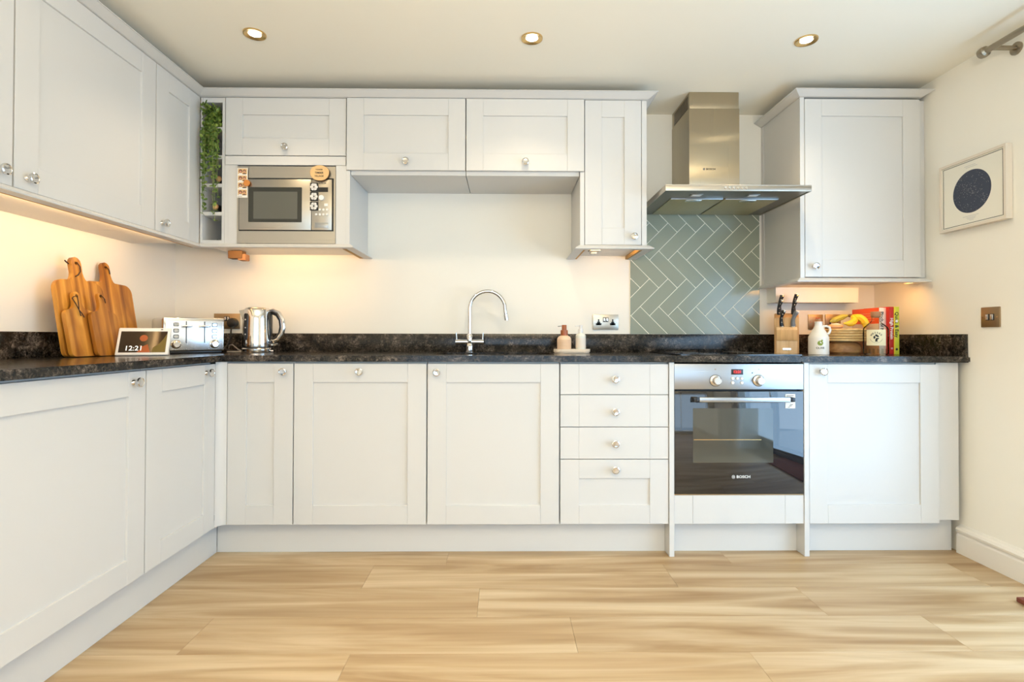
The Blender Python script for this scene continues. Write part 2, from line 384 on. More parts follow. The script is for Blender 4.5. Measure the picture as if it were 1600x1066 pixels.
# patio door in the right wall
dr = bpy.data.objects.new('door_1', None); COL.objects.link(dr); dr['kind'] = 'structure'
mb = MB(); x0, x1 = WALL_R + .20, WALL_R + .26
ym = (DY0 + DY1) / 2
for a, b_, c, d in ((DY0, DY1, 0.0, .06), (DY0, DY1, DZ - .06, DZ), (DY0, DY0 + .08, 0, DZ), (DY1 - .08, DY1, 0, DZ), (ym - .07, ym + .07, 0, DZ), (DY0, DY1, .06, .16)): mb.box(x0, x1, a, b_, c, d, .003)
obj('door_frame', mb, M['upvc'], dr)
for a, b_ in ((DY0 + .08, ym - .07), (ym + .07, DY1 - .08)): obj('pane', MB().box(WALL_R + .225, WALL_R + .235, a, b_, .16, DZ - .06), M['pane'], dr)
obj('door_handle', MB().box(x0 - .05, x0 - .035, ym - .01, ym + .01, .95, 1.15, .004).box(x0 - .05, x0 + .002, ym - .01, ym + .01, 1.04, 1.06, .002), M['chrome_s'], dr)
# skirting on the right wall, moulded top
def skirt(name, path):
    prof = [(0, -.005), (.022, -.005), (.022, .083), (.017, .088), (.017, .094), (.024, .100), (.026, .109), (.020, .118), (.010, .122), (.004, .130), (0, .131)]
    return struct(name, MB().sweep(prof, path), M['skirt'])
skirt('baseboard_right', [(WALL_R, -.56, (-1, 0)), (WALL_R, DY1, (-1, 0))])
skirt('baseboard_rear', [(3.98, REAR, (0, 1)), (0, REAR, (0, 1))])
struct('trim_1', MB().box(3.36, 3.82, -.10, .0, 1.189, 1.272), M['wall'])     # boxed-in pipe run under the right cupboard
# outside ground seen only through the glass
struct('patio_ground', MB().box(4.3, 9, -9, 3, -.2, -.05).box(-3, 9, -12, REAR - .3, -.2, -.05), M['patio'])

# herringbone tiles -------------------------------------------------
def clip(poly, x0, x1, z0, z1):
    for ax, lim, sg in ((0, x0, 1), (0, x1, -1), (1, z0, 1), (1, z1, -1)):
        out = []
        for i in range(len(poly)):
            a, b_ = poly[i - 1], poly[i]; ia = (a[ax] - lim) * sg >= 0; ib = (b_[ax] - lim) * sg >= 0
            if ia != ib:
                t = (lim - a[ax]) / (b_[ax] - a[ax]); out.append((a[0] + t * (b_[0] - a[0]), a[1] + t * (b_[1] - a[1])))
            if ib: out.append(b_)
        poly = out
        if not poly: return []
    return poly
TX0, TX1, TZ0, TZ1 = 2.575, 3.316, 1.012, 1.72
splash = thing('tiled_splashback', 'sage green herringbone tiled panel behind the hob under the steel hood', 'splashback', (2.945, 0, 1.012))
def loc_mb(mb, t): return mb.xf(Matrix.Translation(-Vector(t.location)))
obj('grout_bed', loc_mb(MB().box(TX0, TX1, -.0072, 0, TZ0, TZ1), splash), M['grout'], splash)
TW, TL, G = .075, .225, .0034
ax_, az_ = 2.738, 1.487     # a junction measured on the wall
q = 1 / math.sqrt(2)
def rot45(u, v): return (ax_ + (u + v) * q - TW * q, az_ + (-u + v) * q - TW * q)
proto_tile = {}
for m_ in range(-8, 9):
    for k in range(-14, 15):
        for kind in (0, 1):
            if kind == 0: u0, v0, uw, vw = k * TW + m_ * TL, k * TW - m_ * TL, TL, TW
            else: u0, v0, uw, vw = k * TW + TL + m_ * TL, (k + 1) * TW - TL - m_ * TL, TW, TL
            g = G / 2
            pg = [rot45(*p) for p in ((u0 + g, v0 + g), (u0 + uw - g, v0 + g), (u0 + uw - g, v0 + vw - g), (u0 + g, v0 + vw - g))]
            c = clip(pg, TX0 + .001, TX1 - .001, TZ0 + .001, TZ1)
            if len(c) < 3: continue
            ar = abs(sum(c[i - 1][0] * c[i][1] - c[i][0] * c[i - 1][1] for i in range(len(c)))) / 2
            if ar < 2e-5: continue
            if ar > TW * TL * .96 and kind in proto_tile:
                t0, p0 = proto_tile[kind]
                share(t0, splash, (c[0][0] - p0[0], 0, c[0][1] - p0[1])); continue
            o = obj('tile', loc_mb(MB().prism(c, -.0085, -.004, plane='XZ', bev=.0006), splash), M['tile'], splash, smooth=0)
            if ar > TW * TL * .96: proto_tile[kind] = (o, c[0])
# ------------------------------------------------------------------ cabinetry
def knob_mb():
    return MB().lathe([(.0105, 0), (.0095, .003), (.0062, .007), (.0060, .012), (.0085, .015), (.0165, .019), (.0178, .023), (.0170, .027), (.0140, .0285), (.0125, .0270), (.003, .0262)], axis='Y', seg=20)
KNOB = None
def knob(parent, x, y, z):
    global KNOB
    if KNOB is None:
        KNOB = obj('knob', knob_mb(), M['chrome'], parent, loc=(x, y, z)); return KNOB
    return share(KNOB, parent, (x, y, z))
ST = .085
def shaker(t, x0, x1, z0, z1, yf, kx=None, kz=None, name='door', flat=False, groove=True, stl=None, str_=None):
    """door or drawer front in the thing's own frame, front face at y=yf facing -y"""
    mb = MB(); b = .0008; yb = yf + .019; L_ = ST if stl is None else stl; R_ = ST if str_ is None else str_
    mb.box(x0, x0 + L_ - .0004, yf, yb, z0, z1, b, seg=1); mb.box(x1 - R_ + .0004, x1, yf, yb, z0, z1, b, seg=1)
    if flat: mb.box(x0 + L_, x1 - R_, yf, yb, z0, z1, b, seg=1)
    else:
        mb.box(x0 + L_, x1 - R_, yf, yb, z0, z0 + ST, b, seg=1); mb.box(x0 + L_, x1 - R_, yf, yb, z1 - ST, z1, b, seg=1)
    d = obj(name, mb, M['white'], t, smooth=0)
    if not flat:
        obj('panel', MB().box(x0 + L_ - .004, x1 - R_ + .004, yf + .008, yb - .001, z0 + ST - .004, z1 - ST + .004), M['white'], d, smooth=0)
    if kx is not None: knob(d, kx, yf, kz)
    return d
def carcass(t, x0, x1, z0, z1, d, m='white', name='carcass'):
    return obj(name, MB().box(x0 + .0008, x1 - .0008, -d, -.002, z0, z1, .0006, seg=1), M[m], t, smooth=0)
BZ0, BZ1 = .147, .873
BF, BC = -.597, .576
def base(name, label, x0, w, loc=None):
    return thing(name, label, 'cabinet', (x0, 0, 0))
# back run
t = base('corner_base_cabinet', 'narrow white base cabinet in the inner corner below the kettle', .609, .3)
carcass(t, .0, .3, .147, .88, BC); shaker(t, .003, .297, BZ0, BZ1, BF, .867 - .609, .837)
# rounded corner post between the two runs
post = [(-.032, -.5)] + [(-.032, -.625)] + [(-.032 + .033 * (1 - cos(R(a))), -.625 + .028 * sin(R(a))) for a in (20, 40, 60, 80, 90)] + [(.001, -.5)]
obj('corner_post', MB().prism([(-.032, -.575), (-.032, -.632), (-.030, -.625), (-.025, -.614), (-.016, -.604), (-.006, -.5985), (.001, -.597), (.001, -.575)], .147, .88), M['white'], t, smooth=50)
t = base('dishwasher_cabinet', 'wide white base door left of the sink with its knob at top centre', .909, .6)
carcass(t, 0, .6, .147, .88, BC); shaker(t, .002, .598, BZ0, BZ1, BF, 1.208 - .909, .838)
t = base('sink_cabinet', 'wide white base cabinet directly below the tap with its knob at top left', 1.511, .6)
carcass(t, 0, .6, .147, .69, BC); obj('front_rail', MB().box(.001, .599, -BC, -.50, .69, .88), M['white'], t, smooth=0)
shaker(t, .002, .598, BZ0, BZ1, BF, 1.555 - 1.511, .835)
t = base('drawer_cabinet', 'white four drawer base unit between sink cabinet and oven', 2.113, .496)
carcass(t, 0, .496, .147, .88, BC)
for z0, z1, kz, fl in ((.7345, .873, .804, True), (.588, .7315, .657, True), (.4415, .585, .513, True), (BZ0, .4385, .396, False)):
    shaker(t, .002, .494, z0, z1, BF, .249, kz, name='drawer', flat=fl)
for x0 in (2.6095, 3.2265):
    pos = 'left' if x0 < 3 else 'right'
    o = obj('end_panel', MB().box(0, .0225, -.602, -.002, .0, .881, .0008, seg=1), M['white'], None, smooth=0, loc=(x0, 0, 0))
    tag(o, f'narrow white full height panel reaching the floor on the {pos} side of the oven', 'panel')
t = base('right_base_cabinet', 'white base cabinet right of the oven beside the right wall', 3.25, .6)
carcass(t, 0, .6, .147, .88, BC); shaker(t, .003, .600, BZ0, BZ1, BF, 3.308 - 3.25, .840)
obj('filler_panel', MB().box(.602, .706, -.580, -.56, .155, .88, .0008, seg=1), M['white'], t, smooth=0)
# left run (fronts face +x)
def left_thing(name, label, y0, cat='cabinet'): return thing(name, label, cat, (0, y0, 0), pi / 2)
LF, LC = -.577, .556
t = left_thing('left_base_cabinet', 'white base cabinet of the left run nearest the inner corner', -1.081)
carcass(t, 0, .446, .147, .88, LC); shaker(t, .002, .448, BZ0, BZ1, LF, .378, .837)
t = left_thing('wide_left_base_cabinet', 'wide white base cabinet of the left run cut off by the left picture edge', -1.881)
carcass(t, 0, .798, .147, .88, LC); shaker(t, .002, .797, BZ0, BZ1, LF, .735, .835)
# plinths
def plinth(label, x0, x1, y0, y1):
    return tag(obj('plinth', MB().box(x0, x1, y0, y1, 0, .146, .0008, seg=1), M['white'], None, smooth=0), label, 'plinth')
plinth('long white plinth board along the left run of base cabinets', .52, .537, -1.881, -.537)
plinth('long white plinth board under the sink and drawer cabinets', .5375, 2.609, -.536, -.518)
plinth('short white plinth board under the oven between two floor panels', 2.6325, 3.2262, -.536, -.518)
plinth('white plinth board under the right base cabinet', 3.2495, 3.957, -.536, -.518)
# worktops
SX0, SX1, SY0, SY1 = 1.53, 2.09, -.47, -.14
def worktop(label, poly, holes=()):
    mb = MB().prism(poly, .882, .910, holes=holes, bev=.004)
    return tag(obj('worktop', mb, M['stone'], None, smooth=40), label, 'worktop')
worktop('dark stone effect worktop along the left wall under the chopping boards', [(.001, -1.895), (.602, -1.895), (.602, -.6175), (.001, -.6175)])
worktop('long dark stone effect worktop holding the sink and the hob', [(.001, -.617), (3.2085, -.617), (3.2085, -.001), (.001, -.001)], [rrect(SX0, SX1, SY0, SY1, .06)])
worktop('short dark stone effect worktop at the right end under the books', [(3.209, -.617), (3.979, -.617), (3.979, -.001), (3.209, -.001)])
def upstand(label, x0, x1, y0, y1): return tag(obj('upstand', MB().box(x0, x1, y0, y1, .9102, 1.012, .0015), M['stone'], None), label, 'upstand')
upstand('dark stone effect upstand along the left wall behind the chopping boards', .0005, .0155, -1.89, -.0165)
upstand('long dark stone effect upstand along the back wall', .0005, 3.9795, -.016, -.0005)
upstand('dark stone effect upstand on the right wall beside the books', 3.9645, 3.9795, -.607, -.0165)
# sink bowl
t = thing('sink', 'stainless undermounted sink bowl sunk in the worktop in front of the tap', 'sink', (1.81, -.305, .882))
mb = MB(); out = rrect(-.285, .285, -.17, .17, .06); inn = rrect(-.26, .26, -.145, .145, .05)
n = len(out)
rings = [[mb.b.verts.new((x, y_, z)) for x, y_ in pl] for pl, z in ((out, -.0005), (inn, -.0005), ([(a * .97, b_ * .95) for a, b_ in inn], -.165), ([(a * .3, b_ * .3) for a, b_ in inn], -.172))]
for a, b_ in zip(rings, rings[1:]):
    for k in range(n): mb.b.faces.new((a[k], a[(k + 1) % n], b_[(k + 1) % n], b_[k]))
mb.b.faces.new(rings[-1]); obj('bowl', mb, M['steel'], t)
obj('drain', MB().lathe([(.035, -.1715), (.03, -.168), (.012, -.17)], seg=20), M['chrome'], t)

# wall cabinets --------------------------------------------------------
WF, WC = -.348, .328
WZ0_, WZ1_ = 1.457, 2.192
def wallcab(name, label, x0, cat='cabinet'): return thing(name, label, cat, (x0, 0, 0))
# open rack column
t = wallcab('open_wine_rack', 'narrow open white rack column left of the microwave holding bottles and a trailing plant', .336, 'rack')
RD = .346
obj('side_panel', MB().box(0, .011, -RD, -.002, WZ0_, WZ1_, .0006, seg=1), M['white'], t, smooth=0)
obj('side_panel', MB().box(.108, .1215, -RD, -.002, WZ0_, WZ1_, .0006, seg=1), M['white'], t, smooth=0)
obj('back_panel', MB().box(.011, .108, -.012, -.002, WZ0_, WZ1_), M['white'], t, smooth=0)
for z in (1.458, 1.600, 1.742, 1.884, 2.026, 2.168):
    obj('shelf', MB().box(.0112, .1078, -RD + .001, -.012, z, z + (.018 if z < 2.1 else .024), .0006, seg=1), M['white'], t, smooth=0)
# microwave housing
t = wallcab('microwave_cabinet', 'white wall cabinet holding the built-in microwave below its single door', .458)
W_ = .607
obj('side_panel', MB().box(.0005, .018, -.346, -.002, WZ0_, 1.853, .0006, seg=1), M['white'], t, smooth=0)
obj('side_filler', MB().box(.018, .0635, -.346, -.33, WZ0_, 1.853, .0006, seg=1), M['white'], t, smooth=0)
obj('side_filler', MB().box(.5545, W_, -.346, -.33, WZ0_, 1.853, .0006, seg=1), M['white'], t, smooth=0)
obj('shelf', MB().box(.018, W_ - .02, -.325, -.002, WZ0_, 1.458 + .001), M['white'], t, smooth=0)
obj('carcass', MB().box(.0005, W_ - .0005, -WC, -.002, 1.8535, WZ1_, .0006, seg=1), M['white'], t, smooth=0)
shaker(t, .003, W_ - .003, 1.903, WZ1_, WF, .764 - .458, 1.940)
obj('cover_strip', MB().box(.003, W_ - .003, WF, -.329, 1.854, 1.8985, .0006, seg=1), M['white'], t, smooth=0)
obj('end_panel', MB().box(W_, W_ + .018, -.347, -.002, WZ0_, 1.8285, .0006, seg=1), M['white'], t, smooth=0)
# bridging cabinets
for x0, kx, lab in ((1.066, 1.366, 'left of the two short white wall cabinets bridging above the sink'), (1.6645, 1.963, 'right of the two short white wall cabinets bridging above the sink')):
    t = wallcab('bridging_cabinet', lab, x0)
    a = .018 if x0 < 1.5 else 0; e = .597 if x0 < 1.5 else .574
    carcass(t, a, e, 1.8095, WZ1_, .335)
    shaker(t, .002, .595, 1.83, WZ1_, -.3555, kx - x0, 1.870)
t = wallcab('tall_wall_cabinet', 'narrow tall white wall cabinet left of the steel cooker hood', 2.24)
obj('end_panel', MB().box(0, .022, -.347, -.002, WZ0_, 1.8285, .0006, seg=1), M['white'], t, smooth=0)
obj('carcass', MB().box(.022, .318, -WC, -.002, WZ0_, WZ1_, .0006, seg=1), M['white'], t, smooth=0)
shaker(t, .0245, .309, WZ0_ + .003, WZ1_, WF, 2.509 - 2.24, 1.501)
obj('end_panel', MB().box(.312, .337, -.347, -.002, WZ0_, WZ1_, .0006, seg=1), M['white'], t, smooth=0)
# left wall cabinets (facing +x)
LWF = -.335; LWC = .314
for nm, lab, y0, w_, kx in (('left_wall_cabinet', 'narrow white wall cabinet of the left run nearest the plant rack', -.677, .327, .044),
                            ('wide_left_wall_cabinet', 'wide white wall cabinet above the chopping boards', -1.337, .657, .046),
                            ('far_left_wall_cabinet', 'white wall cabinet cut off by the left picture edge', -1.940, .600, .555)):
    t = left_thing(nm, lab, y0)
    carcass(t, 0, w_, WZ0_, WZ1_, LWC); shaker(t, .002, w_ - (.001 if w_ > .4 else 0), WZ0_ + .002, WZ1_, LWF, kx, 1.499)
# right cupboard
XC, YC = 3.333, -.39
t = wallcab('right_wall_cupboard', 'large single door white wall cupboard right of the cooker hood', XC)
carcass(t, .003, .646, 1.296, WZ1_, .366)
obj('end_panel', MB().box(0, .022, -.389, -.002, 1.277, WZ1_ + .004, .0006, seg=1), M['white'], t, smooth=0)
obj('back_stile', MB().box(-.0035, -.0003, -.030, -.002, 1.277, WZ1_ + .004, .0004, seg=1), M['white'], t, smooth=0)
shaker(t, .0245, .604, 1.297, 2.188, YC, 3.399 - XC, 1.348)
# cornices and light rails
CP = [(0, 2.1935), (.004, 2.1935), (.010, 2.196), (.040, 2.2145), (.045, 2.2145), (.045, 2.2175), (-.02, 2.2175), (-.02, 2.1935)]
tag(obj('cornice', MB().sweep(CP, [(.335, -1.96, (1, 0)), (.335, -.355, (1, -1))]), M['white'], None), 'white cornice strip along the top of the left wall cabinets', 'cornice')
tag(obj('cornice', MB().sweep(CP, [(.3355, -.3555, (1, -1)), (2.577, -.3555, (1, -1)), (2.577, -.003, (1, 0))]), M['white'], None), 'long white cornice strip above the microwave and sink wall cabinets', 'cornice')
CP2 = [(a, z + .0035) for a, z in CP]
tag(obj('cornice', MB().sweep(CP2, [(XC, -.003, (-1, 0)), (XC, -.390, (-1, -1)), (3.94, -.390, (1, -1)), (3.94, -.3, (1, 0))]), M['white'], None), 'white cornice strip around the top of the right wall cupboard', 'cornice')
RP = [(-.016, 1.4565), (-.016, 1.436), (.030, 1.436), (.031, 1.440), (.010, 1.4555), (.008, 1.4565)]
rail = lambda path, lab, pr=RP: tag(obj('light_rail', MB().sweep(pr, path), M['white'], None), lab, 'light rail')
rail([(.332, -1.94, (1, 0)), (.332, -.351, (1, -1))], 'white light rail under the left wall cabinets above the chopping boards')
rail([(.3325, -.3515, (1, -1)), (1.080, -.3515, (1, -1)), (1.080, -.003, (1, 0))], 'white light rail under the microwave cabinet')
rail([(2.243, -.003, (-1, 0)), (2.243, -.348, (-1, -1)), (2.577, -.348, (1, -1)), (2.577, -.003, (1, 0))], 'white light rail under the narrow tall wall cabinet')
rail([(XC + .001, -.003, (-1, 0)), (XC + .001, -.388, (-1, -1)), (3.94, -.388, (1, -1)), (3.94, -.3, (1, 0))], 'white light rail under the right wall cupboard', [(a, z - .1655) for a, z in RP])
# battens (raw board edges and undersides) under the cabinets
def batten(lab, boxes, m='raw'):
    mb = MB()
    for b_ in boxes: mb.box(*b_, .0008)
    return tag(obj('batten', mb, M[m], None), lab, 'batten')
batten('raw chipboard batten behind the light rail under the left wall cabinets', [(.302, .314, -1.93, -.36, 1.437, 1.456)])
batten('raw chipboard batten behind the light rail under the microwave cabinet', [(.337, 1.063, -.334, -.322, 1.440, 1.456), (1.040, 1.063, -.320, -.004, 1.437, 1.456)])
batten('raw chipboard batten at the two ends under the narrow tall wall cabinet', [(2.260, 2.270, -.330, -.004, 1.437, 1.456), (2.548, 2.560, -.330, -.004, 1.437, 1.456)])
# cooker hood ------------------------------------------------------------
t = thing('cooker_hood', 'brushed steel chimney cooker hood above the hob', 'cooker hood', (2.970, 0, 1.690))
HX0, HX1 = 2.622 - 2.970, 3.319 - 2.970
hz = 0
mb = MB()
mb.box(HX0, HX1, -.512, -.008, hz + .026, hz + .030, .001)
mb.box(HX0, HX1, -.512, -.509, hz, hz + .0265, .0006)
mb.box(HX0, HX0 + .003, -.509, -.008, hz, hz + .0265, .0005); mb.box(HX1 - .003, HX1, -.509, -.008, hz, hz + .0265, .0005)
cano = obj('canopy', mb, M['steel'], t)
obj('underside', MB().box(HX0 + .004, HX1 - .004, -.507, -.010, hz + .004, hz + .024), M['hoodin'], t)
for k, (a, b_) in enumerate(((-.275, -.012), (.0, .268))):
    f = obj('grease_filter', MB().box(a, b_, -.36, -.03, hz - .001, hz + .004, .001), M['filter'], t)
    obj('filter_edge', MB().box(a, b_, -.364, -.3605, hz - .002, hz + .004, .0005), M['steel_hi'], f)
    obj('latch', MB().box((a + b_) / 2 - .05, (a + b_) / 2 + .03, -.348, -.318, hz - .003, hz - .0005, .001), M['chrome_s'], f)
    lm = obj('hood_lamp', MB().box(-.2 + k * .28, -.14 + k * .28, -.44, -.405, hz + .001, hz + .0045, .001), M['hoodin'], t)
    obj('lens', MB().box(-.192 + k * .28, -.148 + k * .28, -.434, -.411, hz - .0005, hz + .001), M['whitep'], lm)
for k in range(6):
    bx = (1136 + 6.6 * k); X = CAM.x + (bx - 788.6) / F * (2.9751 - .512) - 2.970
    obj('button', MB().lathe([(.0075, 0), (.0075, .002), (.006, .0035)], (X, -.512, hz + .0155), 'Y', 16), M['chrome'], t)
CX0, CX1 = 2.816 - 2.970, 3.078 - 2.970
obj('lower_chimney', MB().box(CX0, CX1, -.282, -.003, .030, .494, .001), M['steelz'], t)
up = obj('upper_chimney', MB().box(CX0 + .002, CX1 - .002, -.280, -.003, .494, .5795, .001), M['steelz'], t)
obj('vent_opening', MB().box(CX0 + .0005, CX0 + .0019, -.255, -.04, .500, .566), M['dark'], up)
for k in range(11): obj('vent_slat', MB().box(CX0 - .001, CX0 + .0018, -.252 + k * .0195, -.246 + k * .0195, .500, .566), M['nickel'], up)
sg = MB(); sg.lathe([(.0058, 0), (.0058, .0006)], (2.893 - 2.970, -.2821, 1.867 - 1.690), 'Y', 20)
sg.lathe([(.0048, .0006), (.0048, .0009)], (2.893 - 2.970, -.2821, 1.867 - 1.690), 'Y', 20, m=M['steel_hi']); sg.mats[0:0] = []
def logo(t, x, y, z, r, size, m, bgm, gap):
    lg = obj('emblem', MB().lathe([(r, 0), (r, .0006)], (x, y, z), 'Y', 20), m, t)
    obj('emblem_ring', MB().lathe([(r * .82, .0006), (r * .82, .0009)], (x, y, z), 'Y', 20), bgm, lg)
    obj('emblem_bar', MB().box(x - r * .45, x - r * .25, y - .0013, y - .0008, z - r * .6, z + r * .6).box(x + r * .25, x + r * .45, y - .0013, y - .0008, z - r * .6, z + r * .6).box(x - r * .3, x + r * .3, y - .0013, y - .0008, z - r * .12, z + r * .12), m, lg)
    tx = text('lettering', 'BOSCH', size, (x + gap, y - .0004, z), m, t, align='LEFT', sx=1.15)
    return lg
sg.b.free()
logo(t, 2.893 - 2.970, -.2822, 1.867 - 1.690, .0058, .013, M['ink'], M['steel_hi'], .0105)

# oven --------------------------------------------------------------------
t = thing('oven', 'built-in black glass single oven with steel control panel', 'oven', (2.930, 0, .28))
OX0, OX1 = 2.6335 - 2.930, 3.2255 - 2.930
obj('body', MB().box(OX0 + .01, OX1 - .01, -.575, -.05, .0, .59), M['dark'], t)
cp = obj('control_panel', MB().box(OX0, OX1, -.600, -.576, .478, .594, .0015), M['steel_hi'], t)
obj('display', MB().box(-.036, .018, -.602, -.5995, .545, .570, .0008), M['black'], cp)
text('digits', '12:21', .017, (-.009, -.6023, .5575), M['red'], cp)
for x in (-.1085, .0885):
    kb = obj('dial', MB().lathe([(.026, 0), (.026, .004), (.0235, .006), (.0185, .008), (.0175, .03), (.0155, .032)], (x, -.600, .518), 'Y', 28), M['chrome_s'], cp)
    obj('dial_ring', MB().lathe([(.0275, 0), (.0275, .0015)], (x, -.600, .518), 'Y', 28), M['black'], kb)
for x, z in ((-.030, .528), (-.009, .528), (.012, .528), (-.030, .508), (.012, .508)):
    obj('button', MB().lathe([(.0068, 0), (.0068, .003), (.005, .0045)], (x, -.600, z), 'Y', 14), M['whitep'], cp)
    obj('button_ring', MB().lathe([(.0085, 0), (.0085, .0008)], (x, -.600, z), 'Y', 14), M['nickel'], cp)
obj('indicator', MB().lathe([(.0028, 0), (.0028, .001)], (.060, -.600, .553), 'Y', 10), M['black'], cp)
obj('indicator', MB().box(-.113, -.105, -.6005, -.600, .566, .572), M['nickel'], cp); obj('indicator', MB().box(.086, .093, -.6005, -.600, .566, .572), M['nickel'], cp)
dd = obj('door', MB().box(OX0 + .001, OX1 - .001, -.600, -.577, .003, .469, .0015), M['blackglass'], t)
obj('window', MB().box(-.212, .155, -.6006, -.5998, .145, .392), M['ovenwin'], dd)
hd = obj('handle', MB().box(-.197, .214, -.642, -.628, .424, .446, .003), M['steel_hi'], dd)
obj('handle_mount', MB().box(-.222, -.197, -.640, -.600, .425, .445, .003).box(.214, .236, -.640, -.600, .425, .445, .003), M['black'], dd)
obj('energy_sticker', MB().box(.211, .256, -.6012, -.6002, .392, .457), M['paper'], dd)
mb = MB()
for z, a, b_ in ((.448, .216, .250), (.440, .216, .243), (.432, .214, .246), (.424, .214, .240), (.408, .232, .246), (.402, .228, .240), (.396, .222, .232)): mb.box(a, b_, -.6015, -.6011, z, z + .0022)
obj('sticker_print', mb, M['ink'], dd)
obj('rack_line', MB().box(-.208, .10, -.6010, -.6005, .248, .2505), M['brass'], dd)
logo(dd, -.0275, -.6003, .0805, .0075, .017, M['whitep'], M['blackglass'], .0135)
obj('lower_trim', MB().box(OX0 + .002, OX1 - .002, -.596, -.577, -.0035, .0015), M['bronze'], t)
t2 = thing('oven_filler_drawer', 'plain white panel below the oven', 'panel', (2.6325, 0, .147))
mb = MB(); g = .0004
mb.box(.001, .085, BF, -.578, 0, .129, .0006, seg=1).box(.0858, .508, BF, -.578, 0, .129, .0006, seg=1).box(.5088, .593, BF, -.578, 0, .129, .0006, seg=1)
obj('front', mb, M['white'], t2, smooth=0); obj('carcass', MB().box(.002, .592, -.577, -.3, 0, .12), M['white'], t2)
# hob
t = thing('hob', 'flat black glass hob on the worktop in front of the green tiles', 'hob', (2.96, -.31, .9103))
obj('glass_top', MB().prism(rrect(-.295, .295, -.255, .255, .02), 0, .006, bev=.0015), M['hob'], t)
mb = MB()
for x, y_, r in ((-.15, .11, .09), (.15, .12, .075), (-.15, -.12, .075), (.15, -.11, .1)): mb.lathe([(r, .0061), (r, .0063), (r - .002, .0063), (r - .002, .0061)], (x, y_, 0), seg=40, caps=False)
obj('ring_marking', mb, M['nickel'], t)

# microwave ---------------------------------------------------------------
mx0, mx1, mz0, mz1 = .522, 1.012, 1.4602, 1.8465
t = thing('microwave', 'built-in steel microwave with magnets on its front, left of the sink', 'microwave', ((mx0 + mx1) / 2, 0, mz0))
ox = (mx0 + mx1) / 2
def U(px): return CAM.x + (px - 788.6 - .9) / F * (2.9751 - .352) - ox
def V(py): return (1.8465 - (py - 260.3) * (1.8465 - 1.4602) / (380.6 - 260.3)) - mz0
obj('body', MB().box(-.233, .233, -.33, -.02, .01, .38), M['dark'], t)
fr = MB(); h = [(U(374.5), V(361.5)), (U(522), V(361.5)), (U(522), V(278.5)), (U(374.5), V(278.5))]
fr.prism([(mx0 - ox, 0), (mx1 - ox, 0), (mx1 - ox, mz1 - mz0), (mx0 - ox, mz1 - mz0)], -.350, -.3465, holes=[h], plane='XZ')
obj('trim_frame', fr, M['steel'], t, smooth=0)
obj('recess', MB().box(U(374.6), U(521.9), -.3475, -.335, V(361.4), V(278.6)), M['black'], t)
dd = obj('door', MB().box(U(376), U(487.6), -.356, -.3475, V(360), V(281), .0012), M['steel'], t)
wf = obj('window_frame', MB().prism(rrect(U(390.5), U(473.3), V(348), V(293.5), .003), -.3575, -.3560, plane='XZ'), M['mwframe'], dd)
obj('window_glass', MB().box(U(398.5), U(466.5), -.3580, -.3574, V(343), V(300.5)), M['mwwin'], wf)
pn = obj('control_panel', MB().box(U(488.3), U(519.7), -.356, -.3475, V(360), V(281), .0012), M['steel'], t)
obj('display', MB().box(U(499), U(513.8), -.3568, -.3559, V(300.5), V(293.3)), M['black'], pn)
text('lettering', 'BOSCH', .011, (U(505), -.3565, V(287)), M['ink'], pn)
obj('dial', MB().lathe([(.0135, 0), (.0135, .008), (.012, .0095)], (U(504), -.356, V(309.8)), 'Y', 22), M['whitep'], pn)
obj('button', MB().box(U(508), U(514), -.359, -.356, V(323), V(318.5), .002), M['whitep'], pn)
for r_, zz in enumerate((328.2, 335.7)):
    for k in range(4):
        if r_ == 0 and k == 0: continue
        obj('button', MB().lathe([(.0058, 0), (.0058, .003), (.0045, .004)], (U(495.8 + k * 5.6), -.356, V(zz)), 'Y', 12), M['whitep'], pn)
obj('door_button', MB().box(U(493.5), U(514.5), -.3585, -.356, V(356.5), V(348.5), .001), M['steel_hi'], pn)
# magnets and photos on its front (things of their own)
tm = thing('photo_strip', 'strip of four small photo booth pictures stuck on the top left of the microwave', 'photo strip', (ox + U(381.2), -.3505, mz0 + V(287)))
def dz(px, py): return (U(px) - U(381.2), V(py) - V(287))
a = dz(373.2, 310); b_ = dz(389.3, 264)
obj('paper', MB().box(a[0], b_[0], -.0072, -.0062, a[1], b_[1]), M['paper'], tm)
for k, py in enumerate((269.2, 280.0, 291.0, 302.0)):
    x0, z0 = dz(374.4, py + 4.3); x1, z1 = dz(388.2, py - 4.3)
    ph = obj('picture', MB().box(x0, x1, -.0076, -.0071, z0, z1), M['slice'], tm)
    for q_, cx_ in enumerate((378.3, 384.3)):
        c_ = dz(cx_, py + .3)
        obj('hair', MB().lathe([(.0088 if q_ == 0 else .0078, 0), (.0088 if q_ == 0 else .0078, .0004)], (c_[0], -.0076, c_[1] + .002), 'Y', 12), M['hair'], ph)
        obj('face', MB().lathe([(.0058, 0), (.0058, .0007)], (c_[0], -.0076, c_[1]), 'Y', 12), M['skin'], ph)
        obj('shoulders', MB().box(c_[0] - .008, c_[0] + .008, -.0081, -.0076, z0, z0 + .005), M['hair'] if q_ else M['whitep'], ph)
a = dz(374, 308.6); obj('print_line', MB().box(a[0], a[0] + .022, -.0076, -.0072, a[1], a[1] + .0015), M['ink'], tm)
o = obj('round_magnet', MB().lathe([(.0155, 0), (.0165, .003), (.0155, .006)], (0, 0, 0), 'Y', 24), M['orange'], None, loc=(ox + U(388.6), -.3587, mz0 + V(287.6)))
tag(o, 'small round orange wood magnet holding the photo strip on the microwave', 'magnet')
tm = thing('wood_slice_magnet', 'wavy edged pale wood slice magnet with dark writing at top right of the microwave', 'magnet', (ox + U(501.3), -.3585, mz0 + V(271.5)))
